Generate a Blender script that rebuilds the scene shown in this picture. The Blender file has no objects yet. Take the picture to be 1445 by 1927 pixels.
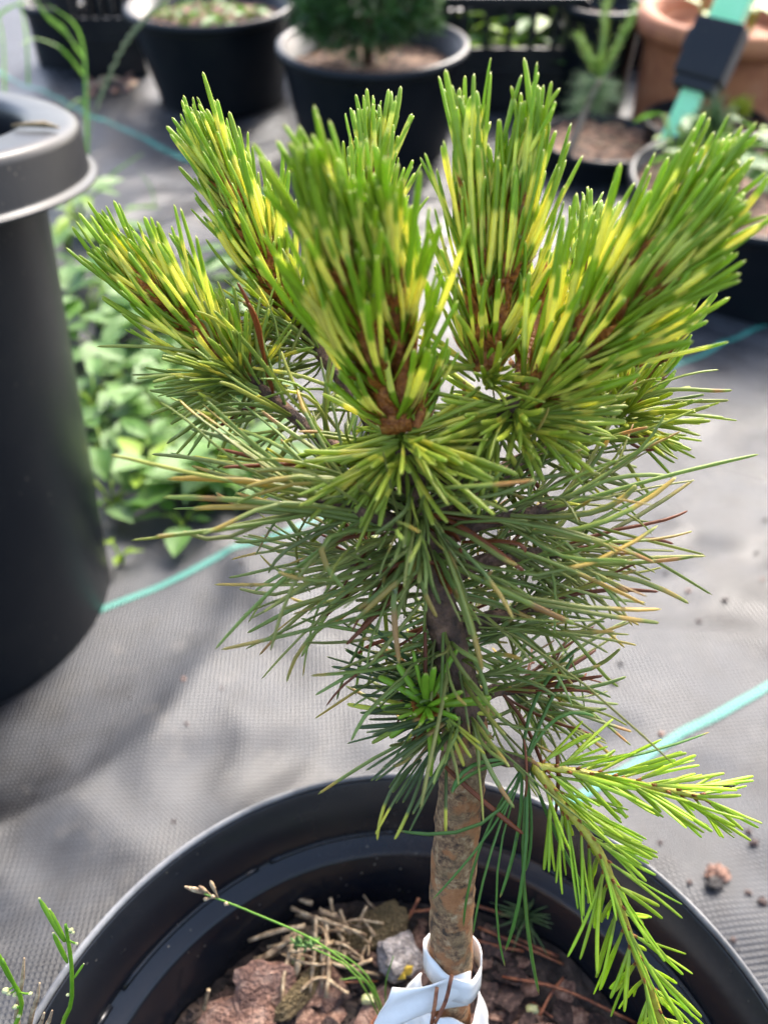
import bpy, bmesh, math, random
import numpy as np
from mathutils import Vector, Matrix, noise, Quaternion

# ------------------------------------------------------------------ camera, sky, sun, exposure
scene = bpy.context.scene
col = scene.collection
CAM_H, PITCH, FPX, W0, H0 = 0.49, math.radians(37), 1447.0, 1445.0, 1927.0
cd = bpy.data.cameras.new('camera'); cam = bpy.data.objects.new('camera', cd); col.objects.link(cam)
cam.location = (0, 0, CAM_H); cam.rotation_euler = (math.pi / 2 - PITCH, 0, 0)
cd.sensor_fit = 'VERTICAL'; cd.sensor_height = 36; cd.lens = 36 * FPX / H0
cd.clip_start = 0.01; cd.clip_end = 300
cd.dof.use_dof = True; cd.dof.focus_distance = 0.21; cd.dof.aperture_fstop = 10.0; cd.dof.aperture_blades = 0
scene.camera = cam
world = bpy.data.worlds.new('World'); scene.world = world; world.use_nodes = True
SUN_DIR = Vector((0.30, 0.66, 0.72)).normalized()
nt = world.node_tree
sky = nt.nodes.new('ShaderNodeTexSky'); sky.sky_type = 'NISHITA'; sky.sun_disc = False
sky.sun_elevation = math.asin(SUN_DIR.z); sky.sun_rotation = math.atan2(SUN_DIR.x, SUN_DIR.y) % (2 * math.pi)
sky.air_density = 1.0; sky.dust_density = 4.5; sky.ozone_density = 1.0
bg = nt.nodes['Background']; bg.inputs['Strength'].default_value = 0.15
nt.links.new(sky.outputs[0], bg.inputs['Color'])
sd = bpy.data.lights.new('sun', 'SUN'); sd.energy = 1.5; sd.angle = math.radians(18); sd.color = (1.0, 0.975, 0.935)
sun = bpy.data.objects.new('sun', sd); col.objects.link(sun); sun.location = (-2, 2, 4)
sun.rotation_euler = SUN_DIR.to_track_quat('Z', 'Y').to_euler()
vs = scene.view_settings; vs.view_transform = 'Standard'; vs.look = 'None'; vs.gamma = 1.0; vs.exposure = 2.1
vs.use_curve_mapping = False

rng = random.Random(7)
U = rng.uniform
CP, SP = math.cos(PITCH), math.sin(PITCH)

def PX(px, py, a):
    """pixel of the photograph + depth along the optical axis -> point"""
    x = (px - W0 / 2) / FPX; v = -(py - H0 / 2) / FPX
    return Vector((x * a, (CP + v * SP) * a, CAM_H + (-SP + v * CP) * a))

def to_px(p):
    d = Vector(p) - Vector((0, 0, CAM_H))
    a = d.y * CP - d.z * SP; v = d.y * SP + d.z * CP
    if a < 0.02: return None
    return (W0 / 2 + FPX * d.x / a, H0 / 2 - FPX * v / a, a)

def at_z(px, py, z):
    v = -(py - H0 / 2) / FPX
    return PX(px, py, (CAM_H - z) / (SP - v * CP))

# footprints kept flat under things (x, y, r)
FLAT = [(0.007, 0.063, 0.10), (-0.407, 0.506, 0.19)]
def bank(y):
    b = 0.176 * 0.08 * math.log1p(math.exp(min(60, (y - 0.9) / 0.08)))
    return b if y < 3.6 else 0.176 * 2.7 + 0.02 * (1 - math.exp(-(y - 3.6)))
def wrinkle(x, y):
    p = Vector((x, y, 0.0))
    w = 0.0
    w += 0.010 * noise.noise(p * 2.3 + Vector((3, 1, 0)))
    q = Vector((x * 0.8 + y * 0.6, (-x * 0.6 + y * 0.8) * 3.2, 2.0))
    w += 0.0085 * (1 - abs(noise.noise(q * 2.2)) * 2.2)
    q = Vector(((x * 0.5 - y * 0.87) * 1.0, (x * 0.87 + y * 0.5) * 3.0, 7.0))
    w += 0.0050 * (1 - abs(noise.noise(q * 4.5)) * 2.2)
    wp = p + Vector((noise.noise(p * 3.1), noise.noise(p * 3.1 + Vector((9, 4, 2))), 0)) * 0.12
    w += 0.0062 * (1 - abs(noise.noise(Vector((wp.x * 7, wp.y * 7, 4.0)))) * 2.5)
    w += 0.0030 * (1 - abs(noise.noise(Vector((wp.x * 13, wp.y * 17, 9.0)))) * 2.5)
    w += 0.0016 * noise.noise(p * 22)
    return w
def gz(x, y):
    k = 1.0
    for fx, fy, r in FLAT:
        d = math.hypot(x - fx, y - fy)
        if d < r + 0.08: k *= min(1, max(0, (d - r) / 0.08)) ** 1.5
    far = max(0.0, 1 - max(0, y - 4) / 4) * (1 - 0.55 * min(1, max(0, (y - 1.25) / 0.4)))
    return bank(y) + wrinkle(x, y) * k * far
def G(px, py):
    a = 0.2
    while a < 6:
        p = PX(px, py, a)
        if p.z <= bank(p.y): break
        a += 0.002
    p.z = gz(p.x, p.y)
    return p

# ------------------------------------------------------------------ helpers
class MB:
    def __init__(s): s.v = []; s.f = []; s.m = []
    def add(s, v, f, m=0):
        o = len(s.v); s.v.extend([tuple(p) for p in v]); s.f.extend([tuple(i + o for i in q) for q in f]); s.m.extend([m] * len(f))
    def box(s, c, size, rot=None, m=0):
        R = rot or Matrix.Identity(3); c = Vector(c)
        v = [c + R @ Vector((x * size[0] / 2, y * size[1] / 2, z * size[2] / 2)) for x in (-1, 1) for y in (-1, 1) for z in (-1, 1)]
        s.add(v, [(0, 1, 3, 2), (4, 6, 7, 5), (0, 4, 5, 1), (2, 3, 7, 6), (0, 2, 6, 4), (1, 5, 7, 3)], m)
    def tube(s, pts, radii, n=8, m=0, cap=True, jitter=0):
        pts = [Vector(p) for p in pts]
        if not hasattr(radii, '__len__'): radii = [radii] * len(pts)
        T = [(pts[min(i + 1, len(pts) - 1)] - pts[max(i - 1, 0)]).normalized() for i in range(len(pts))]
        u = T[0].orthogonal().normalized(); v = []; f = []
        for i, p in enumerate(pts):
            u = (u - T[i] * u.dot(T[i])).normalized(); w = T[i].cross(u)
            for k in range(n):
                a = 2 * math.pi * k / n; r = radii[i] * (1 + (jitter * U(-1, 1) if jitter else 0))
                v.append(p + (u * math.cos(a) + w * math.sin(a)) * r)
        for i in range(len(pts) - 1):
            for k in range(n):
                f.append((i * n + k, i * n + (k + 1) % n, (i + 1) * n + (k + 1) % n, (i + 1) * n + k))
        if cap: f.append(tuple(range(n))[::-1]); f.append(tuple((len(pts) - 1) * n + k for k in range(n)))
        s.add(v, f, m)
    def lathe(s, prof, n=96, m=0, closed=True, wob=0.0):
        v = []; f = []; k = len(prof)
        for i in range(n):
            a = 2 * math.pi * i / n
            ww = 1 + wob * math.sin(2 * a + 1) + wob * 0.6 * math.sin(3 * a)
            for r, z in prof: v.append((r * math.cos(a) * ww, r * math.sin(a) * ww, z))
        for i in range(n):
            j = (i + 1) % n
            for q in range(k if closed else k - 1):
                f.append((i * k + q, j * k + q, j * k + (q + 1) % k, i * k + (q + 1) % k))
        s.add(v, f, m)
    def mesh(s, name, mats, smooth=True):
        me = bpy.data.meshes.new(name); me.from_pydata(s.v, [], s.f)
        for m in (mats if isinstance(mats, (list, tuple)) else [mats]): me.materials.append(m)
        if any(s.m): me.polygons.foreach_set('material_index', s.m)
        if smooth: me.polygons.foreach_set('use_smooth', [True] * len(me.polygons))
        me.update(); return me
    def build(s, name, mats, parent=None, smooth=True, world=False):
        return obj(name, s.mesh(name, mats, smooth), parent, world)

def obj(name, me, parent=None, world=False):
    o = bpy.data.objects.new(name, me); col.objects.link(o)
    if parent:
        o.parent = parent
        if world:   # geometry given in world coordinates under an unrotated root
            q = parent
            off = Vector((0, 0, 0))
            while q: off += q.location + (q.matrix_parent_inverse.translation); q = q.parent
            o.matrix_parent_inverse = Matrix.Translation(-off)
    return o
def tag(o, label, cat, group=None):
    o['label'] = label; o['category'] = cat
    if group: o['group'] = group
    return o
def thing(name, loc, label, cat, group=None, rot=(0, 0, 0)):
    o = bpy.data.objects.new(name, None); col.objects.link(o); o.location = loc; o.rotation_euler = rot
    o.empty_display_size = 0.02
    return tag(o, label, cat, group)
def bevel(me, w, seg=2):
    bm = bmesh.new(); bm.from_mesh(me)
    bmesh.ops.bevel(bm, geom=bm.edges[:], offset=w, segments=seg, affect='EDGES', profile=0.6)
    bm.to_mesh(me); bm.free(); return me
def bez(pts, n):
    """smooth polyline through points (Catmull-Rom)"""
    P = [Vector(p) for p in pts]; P = [P[0] * 2 - P[1]] + P + [P[-1] * 2 - P[-2]]; out = []
    segs = len(P) - 3
    for i in range(n + 1):
        t = i / n * segs; k = min(int(t), segs - 1); t -= k
        a, b, c, d = P[k:k + 4]
        out.append(0.5 * ((2 * b) + (c - a) * t + (2 * a - 5 * b + 4 * c - d) * t * t + (3 * b - a - 3 * c + d) * t ** 3))
    return out

# ------------------------------------------------------------------ materials
def mat(name):
    m = bpy.data.materials.new(name); m.use_nodes = True
    return m, m.node_tree, m.node_tree.nodes['Principled BSDF']
def N(t, kind, **kw):
    n = t.nodes.new(kind)
    for k, v in kw.items():
        if hasattr(n, k) and not k[0].isupper(): setattr(n, k, v)
        else: n.inputs[k.replace('_', ' ')].default_value = v
    return n
def ramp(t, fac, stops):
    r = t.nodes.new('ShaderNodeValToRGB'); e = r.color_ramp.elements
    while len(e) < len(stops): e.new(0.5)
    for q, (p, c) in zip(e, stops): q.position = p; q.color = (*c, 1)
    t.links.new(fac, r.inputs[0]); return r
def noisy(name, stops, scale=20, rough=0.6, bump=0.2, bscale=None, detail=6, spec=0.5, dist=0.002, transl=0.0):
    m, t, b = mat(name)
    tc = t.nodes.new('ShaderNodeTexCoord')
    n = N(t, 'ShaderNodeTexNoise', Scale=scale, Detail=detail, Roughness=0.6); t.links.new(tc.outputs['Object'], n.inputs['Vector'])
    r = ramp(t, n.outputs[0], [(0.5 + (p_ - 0.52) * 0.62, c_) for p_, c_ in stops]); t.links.new(r.outputs[0], b.inputs['Base Color'])
    b.inputs['Roughness'].default_value = rough; b.inputs['Specular IOR Level'].default_value = spec
    n2 = N(t, 'ShaderNodeTexNoise', Scale=bscale or scale * 3, Detail=5); t.links.new(tc.outputs['Object'], n2.inputs['Vector'])
    if bump:
        bp = N(t, 'ShaderNodeBump', Strength=bump, Distance=dist); t.links.new(n2.outputs[0], bp.inputs['Height']); t.links.new(bp.outputs[0], b.inputs['Normal'])
    if transl:
        tr = t.nodes.new('ShaderNodeBsdfTranslucent'); t.links.new(r.outputs[0], tr.inputs[0])
        mx = t.nodes.new('ShaderNodeMixShader'); mx.inputs[0].default_value = transl
        out = t.nodes['Material Output']
        t.links.new(b.outputs[0], mx.inputs[1]); t.links.new(tr.outputs[0], mx.inputs[2]); t.links.new(mx.outputs[0], out.inputs[0])
    return m

def plastic(name, c, rough, dirt=(0.16, 0.14, 0.11), amount=0.35, scale=9, bump=0.08, spec=0.3):
    """moulded plastic with dust film, specks and scuffs"""
    m, t, b = mat(name); tc = t.nodes.new('ShaderNodeTexCoord'); b.inputs['Specular IOR Level'].default_value = spec
    n = N(t, 'ShaderNodeTexNoise', Scale=scale, Detail=8, Roughness=0.65); t.links.new(tc.outputs['Object'], n.inputs['Vector'])
    r = ramp(t, n.outputs[0], [(0.42, (0, 0, 0)), (0.8, (1, 1, 1))])
    sp = N(t, 'ShaderNodeTexVoronoi', Scale=scale * 16); t.links.new(tc.outputs['Object'], sp.inputs['Vector'])
    sr = ramp(t, sp.outputs['Distance'], [(0.06, (1, 1, 1)), (0.13, (0, 0, 0))])
    n3 = N(t, 'ShaderNodeTexNoise', Scale=scale * 2.3, Detail=2); t.links.new(tc.outputs['Object'], n3.inputs['Vector'])
    s3 = ramp(t, n3.outputs[0], [(0.52, (0, 0, 0)), (0.66, (1, 1, 1))])
    mu = N(t, 'ShaderNodeMath', operation='MULTIPLY'); t.links.new(sr.outputs[0], mu.inputs[0]); t.links.new(s3.outputs[0], mu.inputs[1])
    m1 = N(t, 'ShaderNodeMath', operation='MULTIPLY'); t.links.new(r.outputs[0], m1.inputs[0]); m1.inputs[1].default_value = amount
    mxm = N(t, 'ShaderNodeMath', operation='MAXIMUM'); t.links.new(m1.outputs[0], mxm.inputs[0]); t.links.new(mu.outputs[0], mxm.inputs[1])
    mx = N(t, 'ShaderNodeMix', data_type='RGBA'); mx.inputs['A'].default_value = (*c, 1); mx.inputs['B'].default_value = (*dirt, 1)
    t.links.new(mxm.outputs[0], mx.inputs['Factor']); t.links.new(mx.outputs['Result'], b.inputs['Base Color'])
    ra = N(t, 'ShaderNodeMath', operation='MULTIPLY_ADD'); ra.inputs[1].default_value = 0.3; ra.inputs[2].default_value = rough
    t.links.new(n.outputs[0], ra.inputs[0]); t.links.new(ra.outputs[0], b.inputs['Roughness'])
    n2 = N(t, 'ShaderNodeTexNoise', Scale=scale * 22, Detail=4); t.links.new(tc.outputs['Object'], n2.inputs['Vector'])
    bp = N(t, 'ShaderNodeBump', Strength=bump, Distance=0.001); t.links.new(n2.outputs[0], bp.inputs['Height']); t.links.new(bp.outputs[0], b.inputs['Normal'])
    return m

M = {}
M['pot'] = plastic('black_pot_plastic', (0.005, 0.0065, 0.009), 0.24, amount=0.045, spec=0.2)
M['pot_main'] = plastic('black_glossy_pot_plastic', (0.006, 0.007, 0.010), 0.10, amount=0.07, scale=14, bump=0.04, spec=0.38)
M['pot_grey'] = plastic('grey_pot_plastic', (0.012, 0.013, 0.016), 0.24, amount=0.04, spec=0.22)
M['crate'] = plastic('black_crate_plastic', (0.008, 0.008, 0.010), 0.25, amount=0.12)
M['terracotta'] = noisy('terracotta', [(0.3, (0.30, 0.10, 0.045)), (0.6, (0.42, 0.15, 0.065)), (0.8, (0.46, 0.20, 0.10))], 14, 0.75, 0.15)
M['soil'] = noisy('dark_potting_soil', [(0.3, (0.012, 0.008, 0.006)), (0.55, (0.035, 0.022, 0.016)), (0.75, (0.07, 0.045, 0.032))], 120, 0.85, 0.9, 300)
M['mulch'] = noisy('brown_mulch', [(0.3, (0.03, 0.016, 0.010)), (0.5, (0.12, 0.06, 0.035)), (0.7, (0.30, 0.17, 0.10))], 55, 0.85, 0.9, 120, dist=0.006)
M['chip_a'] = noisy('bark_chip_red', [(0.3, (0.08, 0.036, 0.024)), (0.55, (0.20, 0.105, 0.07)), (0.75, (0.36, 0.22, 0.15))], 2.6, 0.75, 0.45, 7, dist=0.06)
M['chip_b'] = noisy('bark_chip_dark', [(0.3, (0.02, 0.011, 0.009)), (0.6, (0.06, 0.032, 0.025)), (0.8, (0.13, 0.08, 0.06))], 2.6, 0.7, 0.45, 7, dist=0.06)
M['chip_c'] = noisy('bark_chip_pink', [(0.3, (0.13, 0.062, 0.042)), (0.52, (0.25, 0.135, 0.095)), (0.75, (0.36, 0.225, 0.165))], 2.2, 0.8, 0.5, 7, dist=0.06)
M['stone'] = noisy('grey_stone', [(0.35, (0.16, 0.14, 0.13)), (0.6, (0.32, 0.28, 0.26)), (0.75, (0.42, 0.38, 0.35))], 420, 0.8, 0.8, 900)
M['lichen'] = noisy('yellow_lichen', [(0.3, (0.40, 0.25, 0.02)), (0.7, (0.62, 0.45, 0.06))], 400, 0.9, 0.5)
M['straw'] = noisy('dry_straw', [(0.3, (0.14, 0.085, 0.045)), (0.55, (0.38, 0.265, 0.15)), (0.75, (0.58, 0.45, 0.28))], 330, 0.6, 0.6, 1400, dist=0.0006)
M['rust'] = noisy('rust_dead_needle', [(0.3, (0.10, 0.028, 0.012)), (0.6, (0.24, 0.075, 0.028)), (0.8, (0.34, 0.14, 0.06))], 300, 0.5, 0.3)
M['scale'] = noisy('rust_bud_scale', [(0.3, (0.20, 0.050, 0.010)), (0.6, (0.46, 0.155, 0.03)), (0.8, (0.62, 0.30, 0.09))], 520, 0.4, 0.6, 1300, transl=0.25)
M['tag'] = noisy('white_plastic_tag', [(0.3, (0.82, 0.80, 0.76)), (0.7, (0.88, 0.86, 0.82)), (0.95, (0.60, 0.54, 0.47))], 130, 0.32, 0.05, transl=0.12)
M['mint'] = noisy('mint_paint', [(0.3, (0.33, 0.86, 0.42)), (0.7, (0.37, 0.88, 0.46))], 30, 0.3, 0.03)
M['clamp'] = plastic('black_clamp_plastic', (0.012, 0.012, 0.014), 0.3, amount=0.08)
M['weed'] = noisy('weed_leaf', [(0.3, (0.045, 0.13, 0.018)), (0.55, (0.10, 0.23, 0.03)), (0.8, (0.20, 0.36, 0.045))], 30, 0.4, 0.25, 120, transl=0.35)
M['weed2'] = noisy('pale_weed_leaf', [(0.3, (0.10, 0.21, 0.05)), (0.7, (0.19, 0.32, 0.085))], 30, 0.42, 0.25, 120, transl=0.35)
M['weed3'] = noisy('lime_weed_leaf', [(0.3, (0.18, 0.33, 0.02)), (0.7, (0.33, 0.46, 0.04))], 30, 0.4, 0.2, 120, transl=0.4)
M['grass'] = noisy('grass_blade', [(0.3, (0.10, 0.24, 0.03)), (0.7, (0.20, 0.38, 0.06))], 40, 0.4, 0.1, transl=0.35)
M['seed'] = noisy('seed_head', [(0.3, (0.14, 0.20, 0.08)), (0.7, (0.36, 0.38, 0.20))], 200, 0.6, 0.2, transl=0.2)
M['pod'] = noisy('green_seed_pod', [(0.3, (0.14, 0.34, 0.015)), (0.7, (0.26, 0.47, 0.03))], 120, 0.35, 0.1, transl=0.35)
M['podtip'] = noisy('pale_pod_tip', [(0.3, (0.40, 0.42, 0.16)), (0.7, (0.55, 0.54, 0.28))], 300, 0.5, 0.1)
M['conifer'] = noisy('dark_conifer_needle', [(0.3, (0.03, 0.08, 0.022)), (0.6, (0.06, 0.14, 0.035)), (0.8, (0.10, 0.20, 0.05))], 25, 0.45, 0, transl=0.2)
M['conifer2'] = noisy('grey_green_needle', [(0.3, (0.08, 0.14, 0.05)), (0.7, (0.17, 0.25, 0.09))], 25, 0.45, 0, transl=0.2)
M['conifer3'] = noisy('light_green_candle', [(0.3, (0.18, 0.30, 0.05)), (0.7, (0.32, 0.44, 0.08))], 25, 0.45, 0, transl=0.3)
M['yellowplant'] = noisy('yellow_green_leaf', [(0.3, (0.36, 0.40, 0.02)), (0.7, (0.60, 0.58, 0.05))], 25, 0.45, 0, transl=0.35)
M['twig'] = noisy('pale_twig', [(0.3, (0.16, 0.11, 0.07)), (0.7, (0.30, 0.22, 0.15))], 60, 0.7, 0.3)
M['limestem'] = noisy('lime_shoot_stem', [(0.3, (0.34, 0.27, 0.03)), (0.55, (0.45, 0.42, 0.04)), (0.75, (0.40, 0.30, 0.03))], 260, 0.4, 0.3)
M['darkbit'] = noisy('black_debris', [(0.3, (0.008, 0.007, 0.006)), (0.7, (0.04, 0.03, 0.024))], 300, 0.6, 0.5)
M['leafdead'] = noisy('olive_dead_leaf', [(0.3, (0.10, 0.07, 0.025)), (0.7, (0.20, 0.14, 0.06))], 2.4, 0.65, 0.7, 8, dist=0.12)

def mk_bark():
    m, t, b = mat('pine_bark'); tc = t.nodes.new('ShaderNodeTexCoord')
    n = N(t, 'ShaderNodeTexNoise', Scale=330, Detail=8, Roughness=0.7); t.links.new(tc.outputs['Object'], n.inputs['Vector'])
    r = ramp(t, n.outputs[0], [(0.36, (0.035, 0.022, 0.014)), (0.46, (0.22, 0.115, 0.055)), (0.56, (0.43, 0.25, 0.115)), (0.66, (0.58, 0.42, 0.24))])
    n2 = N(t, 'ShaderNodeTexNoise', Scale=150, Detail=4); t.links.new(tc.outputs['Object'], n2.inputs['Vector'])
    r2 = ramp(t, n2.outputs[0], [(0.5, (0, 0, 0)), (0.58, (1, 1, 1))])
    mx = N(t, 'ShaderNodeMix', data_type='RGBA'); mx.inputs['B'].default_value = (0.46, 0.18, 0.06, 1)
    mu = N(t, 'ShaderNodeMath', operation='MULTIPLY'); mu.inputs[1].default_value = 0.8; t.links.new(r2.outputs[0], mu.inputs[0])
    t.links.new(mu.outputs[0], mx.inputs['Factor']); t.links.new(r.outputs[0], mx.inputs['A'])
    n4 = N(t, 'ShaderNodeTexNoise', Scale=110, Detail=4); mp = N(t, 'ShaderNodeMapping'); mp.inputs['Location'].default_value = (5, 3, 1)
    t.links.new(tc.outputs['Object'], mp.inputs[0]); t.links.new(mp.outputs[0], n4.inputs['Vector'])
    r4 = ramp(t, n4.outputs[0], [(0.5, (0, 0, 0)), (0.7, (0.6, 0.6, 0.6))])
    m2 = N(t, 'ShaderNodeMix', data_type='RGBA'); m2.inputs['B'].default_value = (0.22, 0.15, 0.065, 1)
    t.links.new(r4.outputs[0], m2.inputs['Factor']); t.links.new(mx.outputs['Result'], m2.inputs['A'])
    t.links.new(m2.outputs['Result'], b.inputs['Base Color']); b.inputs['Roughness'].default_value = 0.7
    bp = N(t, 'ShaderNodeBump', Strength=1.0, Distance=0.002); t.links.new(n.outputs[0], bp.inputs['Height']); t.links.new(bp.outputs[0], b.inputs['Normal'])
    return m
M['bark'] = mk_bark()
M['darkbark'] = noisy('dark_twig_bark', [(0.3, (0.035, 0.018, 0.010)), (0.6, (0.11, 0.055, 0.03)), (0.8, (0.21, 0.11, 0.06))], 200, 0.75, 0.8, 500)

def mk_needle():
    m, t, b = mat('pine_needle')
    at = lambda n: N(t, 'ShaderNodeAttribute', attribute_name=n)
    c0, c1, bd, nt_ = at('c0'), at('c1'), at('band'), at('nt')
    sep = t.nodes.new('ShaderNodeSeparateColor'); t.links.new(bd.outputs['Color'], sep.inputs[0])
    sub = N(t, 'ShaderNodeMath', operation='SUBTRACT'); t.links.new(nt_.outputs['Fac'], sub.inputs[0]); t.links.new(sep.outputs[0], sub.inputs[1])
    ab = N(t, 'ShaderNodeMath', operation='ABSOLUTE'); t.links.new(sub.outputs[0], ab.inputs[0])
    s2 = N(t, 'ShaderNodeMath', operation='SUBTRACT'); t.links.new(sep.outputs[1], s2.inputs[0]); t.links.new(ab.outputs[0], s2.inputs[1])
    sc = N(t, 'ShaderNodeMath', operation='MULTIPLY_ADD', use_clamp=True); sc.inputs[1].default_value = 20; sc.inputs[2].default_value = 0.5; t.links.new(s2.outputs[0], sc.inputs[0])
    mx = N(t, 'ShaderNodeMix', data_type='RGBA'); t.links.new(sc.outputs[0], mx.inputs['Factor']); t.links.new(c0.outputs['Color'], mx.inputs['A']); t.links.new(c1.outputs['Color'], mx.inputs['B'])
    # pale tip
    tp = N(t, 'ShaderNodeMath', operation='SUBTRACT'); t.links.new(nt_.outputs['Fac'], tp.inputs[0]); t.links.new(sep.outputs[2], tp.inputs[1])
    ts = N(t, 'ShaderNodeMath', operation='MULTIPLY', use_clamp=True); ts.inputs[1].default_value = 22; t.links.new(tp.outputs[0], ts.inputs[0])
    m2 = N(t, 'ShaderNodeMix', data_type='RGBA'); t.links.new(ts.outputs[0], m2.inputs['Factor']); t.links.new(mx.outputs['Result'], m2.inputs['A']); m2.inputs['B'].default_value = (0.52, 0.50, 0.12, 1)
    tc = t.nodes.new('ShaderNodeTexCoord')
    n = N(t, 'ShaderNodeTexNoise', Scale=300, Detail=3); t.links.new(tc.outputs['Object'], n.inputs['Vector'])
    hs = t.nodes.new('ShaderNodeHueSaturation')
    mr = N(t, 'ShaderNodeMath', operation='MULTIPLY_ADD'); mr.inputs[1].default_value = 0.5; mr.inputs[2].default_value = 0.76; t.links.new(n.outputs[0], mr.inputs[0])
    t.links.new(mr.outputs[0], hs.inputs['Value']); t.links.new(m2.outputs['Result'], hs.inputs['Color'])
    t.links.new(hs.outputs[0], b.inputs['Base Color']); b.inputs['Roughness'].default_value = 0.36; b.inputs['Specular IOR Level'].default_value = 0.5
    bp = N(t, 'ShaderNodeBump', Strength=0.12, Distance=0.0004); n2 = N(t, 'ShaderNodeTexNoise', Scale=1500, Detail=2); t.links.new(tc.outputs['Object'], n2.inputs['Vector'])
    t.links.new(n2.outputs[0], bp.inputs['Height']); t.links.new(bp.outputs[0], b.inputs['Normal'])
    tr = t.nodes.new('ShaderNodeBsdfTranslucent'); t.links.new(hs.outputs[0], tr.inputs[0])
    ms = t.nodes.new('ShaderNodeMixShader'); ms.inputs[0].default_value = 0.46
    t.links.new(b.outputs[0], ms.inputs[1]); t.links.new(tr.outputs[0], ms.inputs[2]); t.links.new(ms.outputs[0], t.nodes['Material Output'].inputs[0])
    return m
M['needle'] = mk_needle()

def mk_fabric(name, c_hi, c_lo, teal=False):
    m, t, b = mat(name); tc = t.nodes.new('ShaderNodeTexCoord')
    mp = N(t, 'ShaderNodeMapping'); mp.inputs['Rotation'].default_value = (0, 0, math.radians(40)); t.links.new(tc.outputs['Object'], mp.inputs[0])
    sx = t.nodes.new('ShaderNodeSeparateXYZ'); t.links.new(mp.outputs[0], sx.inputs[0])
    # woven tapes: plain weave of flat tapes about 2.6 mm wide
    def wave(sock, scale, ph):
        a = N(t, 'ShaderNodeMath', operation='MULTIPLY_ADD'); a.inputs[1].default_value = scale; a.inputs[2].default_value = ph; t.links.new(sock, a.inputs[0])
        s = N(t, 'ShaderNodeMath', operation='SINE'); t.links.new(a.outputs[0], s.inputs[0]); return s.outputs[0]
    k = 2 * math.pi / 0.0048
    wx, wy = wave(sx.outputs[0], k, 0), wave(sx.outputs[1], k, 0)
    pr = N(t, 'ShaderNodeMath', operation='MULTIPLY'); t.links.new(wx, pr.inputs[0]); t.links.new(wy, pr.inputs[1])
    w2x, w2y = wave(sx.outputs[0], 2 * k, 0.5), wave(sx.outputs[1], 2 * k, 0.5)
    ad = N(t, 'ShaderNodeMath', operation='ADD'); t.links.new(w2x, ad.inputs[0]); t.links.new(w2y, ad.inputs[1])
    h = N(t, 'ShaderNodeMath', operation='MULTIPLY_ADD'); h.inputs[1].default_value = 0.3; t.links.new(ad.outputs[0], h.inputs[0]); t.links.new(pr.outputs[0], h.inputs[2])
    n = N(t, 'ShaderNodeTexNoise', Scale=7, Detail=9, Roughness=0.68); t.links.new(tc.outputs['Object'], n.inputs['Vector'])
    r = ramp(t, n.outputs[0], [(0.40, c_lo), (0.56, c_hi)])
    n2 = N(t, 'ShaderNodeTexNoise', Scale=38, Detail=6); t.links.new(tc.outputs['Object'], n2.inputs['Vector'])
    r2 = ramp(t, n2.outputs[0], [(0.60, (0, 0, 0)), (0.74, (1, 1, 1))])
    mx = N(t, 'ShaderNodeMix', data_type='RGBA'); mx.inputs['B'].default_value = (0.22, 0.20, 0.17, 1)
    mu = N(t, 'ShaderNodeMath', operation='MULTIPLY'); mu.inputs[1].default_value = 0.22 if not teal else 0.2; t.links.new(r2.outputs[0], mu.inputs[0])
    t.links.new(mu.outputs[0], mx.inputs['Factor']); t.links.new(r.outputs[0], mx.inputs['A'])
    # gaps between tapes show the dark under-layer
    g = N(t, 'ShaderNodeMath', operation='MULTIPLY_ADD', use_clamp=True); g.inputs[1].default_value = 0.35; g.inputs[2].default_value = 0.68; t.links.new(h.outputs[0], g.inputs[0])
    hv = t.nodes.new('ShaderNodeHueSaturation'); t.links.new(mx.outputs['Result'], hv.inputs['Color']); t.links.new(g.outputs[0], hv.inputs['Value'])
    t.links.new(hv.outputs[0], b.inputs['Base Color'])
    rr = N(t, 'ShaderNodeMath', operation='MULTIPLY_ADD'); rr.inputs[1].default_value = 0.45; rr.inputs[2].default_value = 0.17; t.links.new(n.outputs[0], rr.inputs[0])
    t.links.new(rr.outputs[0], b.inputs['Roughness']); b.inputs['Specular IOR Level'].default_value = 0.48
    bp = N(t, 'ShaderNodeBump', Strength=0.55, Distance=0.0006); t.links.new(h.outputs[0], bp.inputs['Height']); t.links.new(bp.outputs[0], b.inputs['Normal'])
    return m
M['fabric'] = mk_fabric('woven_ground_cover', (0.046, 0.049, 0.056), (0.010, 0.010, 0.012))
M['teal'] = mk_fabric('teal_marker_tape', (0.055, 0.30, 0.235), (0.035, 0.22, 0.17), True)

# ------------------------------------------------------------------ ground: one woven sheet with folds, rising to a low bank
def axis(lo, hi, step, far, grow=1.22):
    a = list(np.arange(lo, hi + 1e-6, step)); s = step; x = a[-1]
    while x < far[1]: s *= grow; x += s; a.append(x)
    s = step; x = a[0]
    while x > far[0]: s *= grow; x -= s; a.insert(0, x)
    return a
xs = axis(-0.75, 0.85, 0.009, (-60, 60)); ys = axis(-0.25, 1.9, 0.009, (-20, 120))
gv = [(x, y, gz(x, y)) for y in ys for x in xs]; nx = len(xs)
gf = [(j * nx + i, j * nx + i + 1, (j + 1) * nx + i + 1, (j + 1) * nx + i) for j in range(len(ys) - 1) for i in range(nx - 1)]
me = bpy.data.meshes.new('ground'); me.from_pydata(gv, [], gf); me.materials.append(M['fabric'])
me.polygons.foreach_set('use_smooth', [True] * len(gf)); me.update()
ground = obj('ground', me); ground['kind'] = 'structure'
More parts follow.
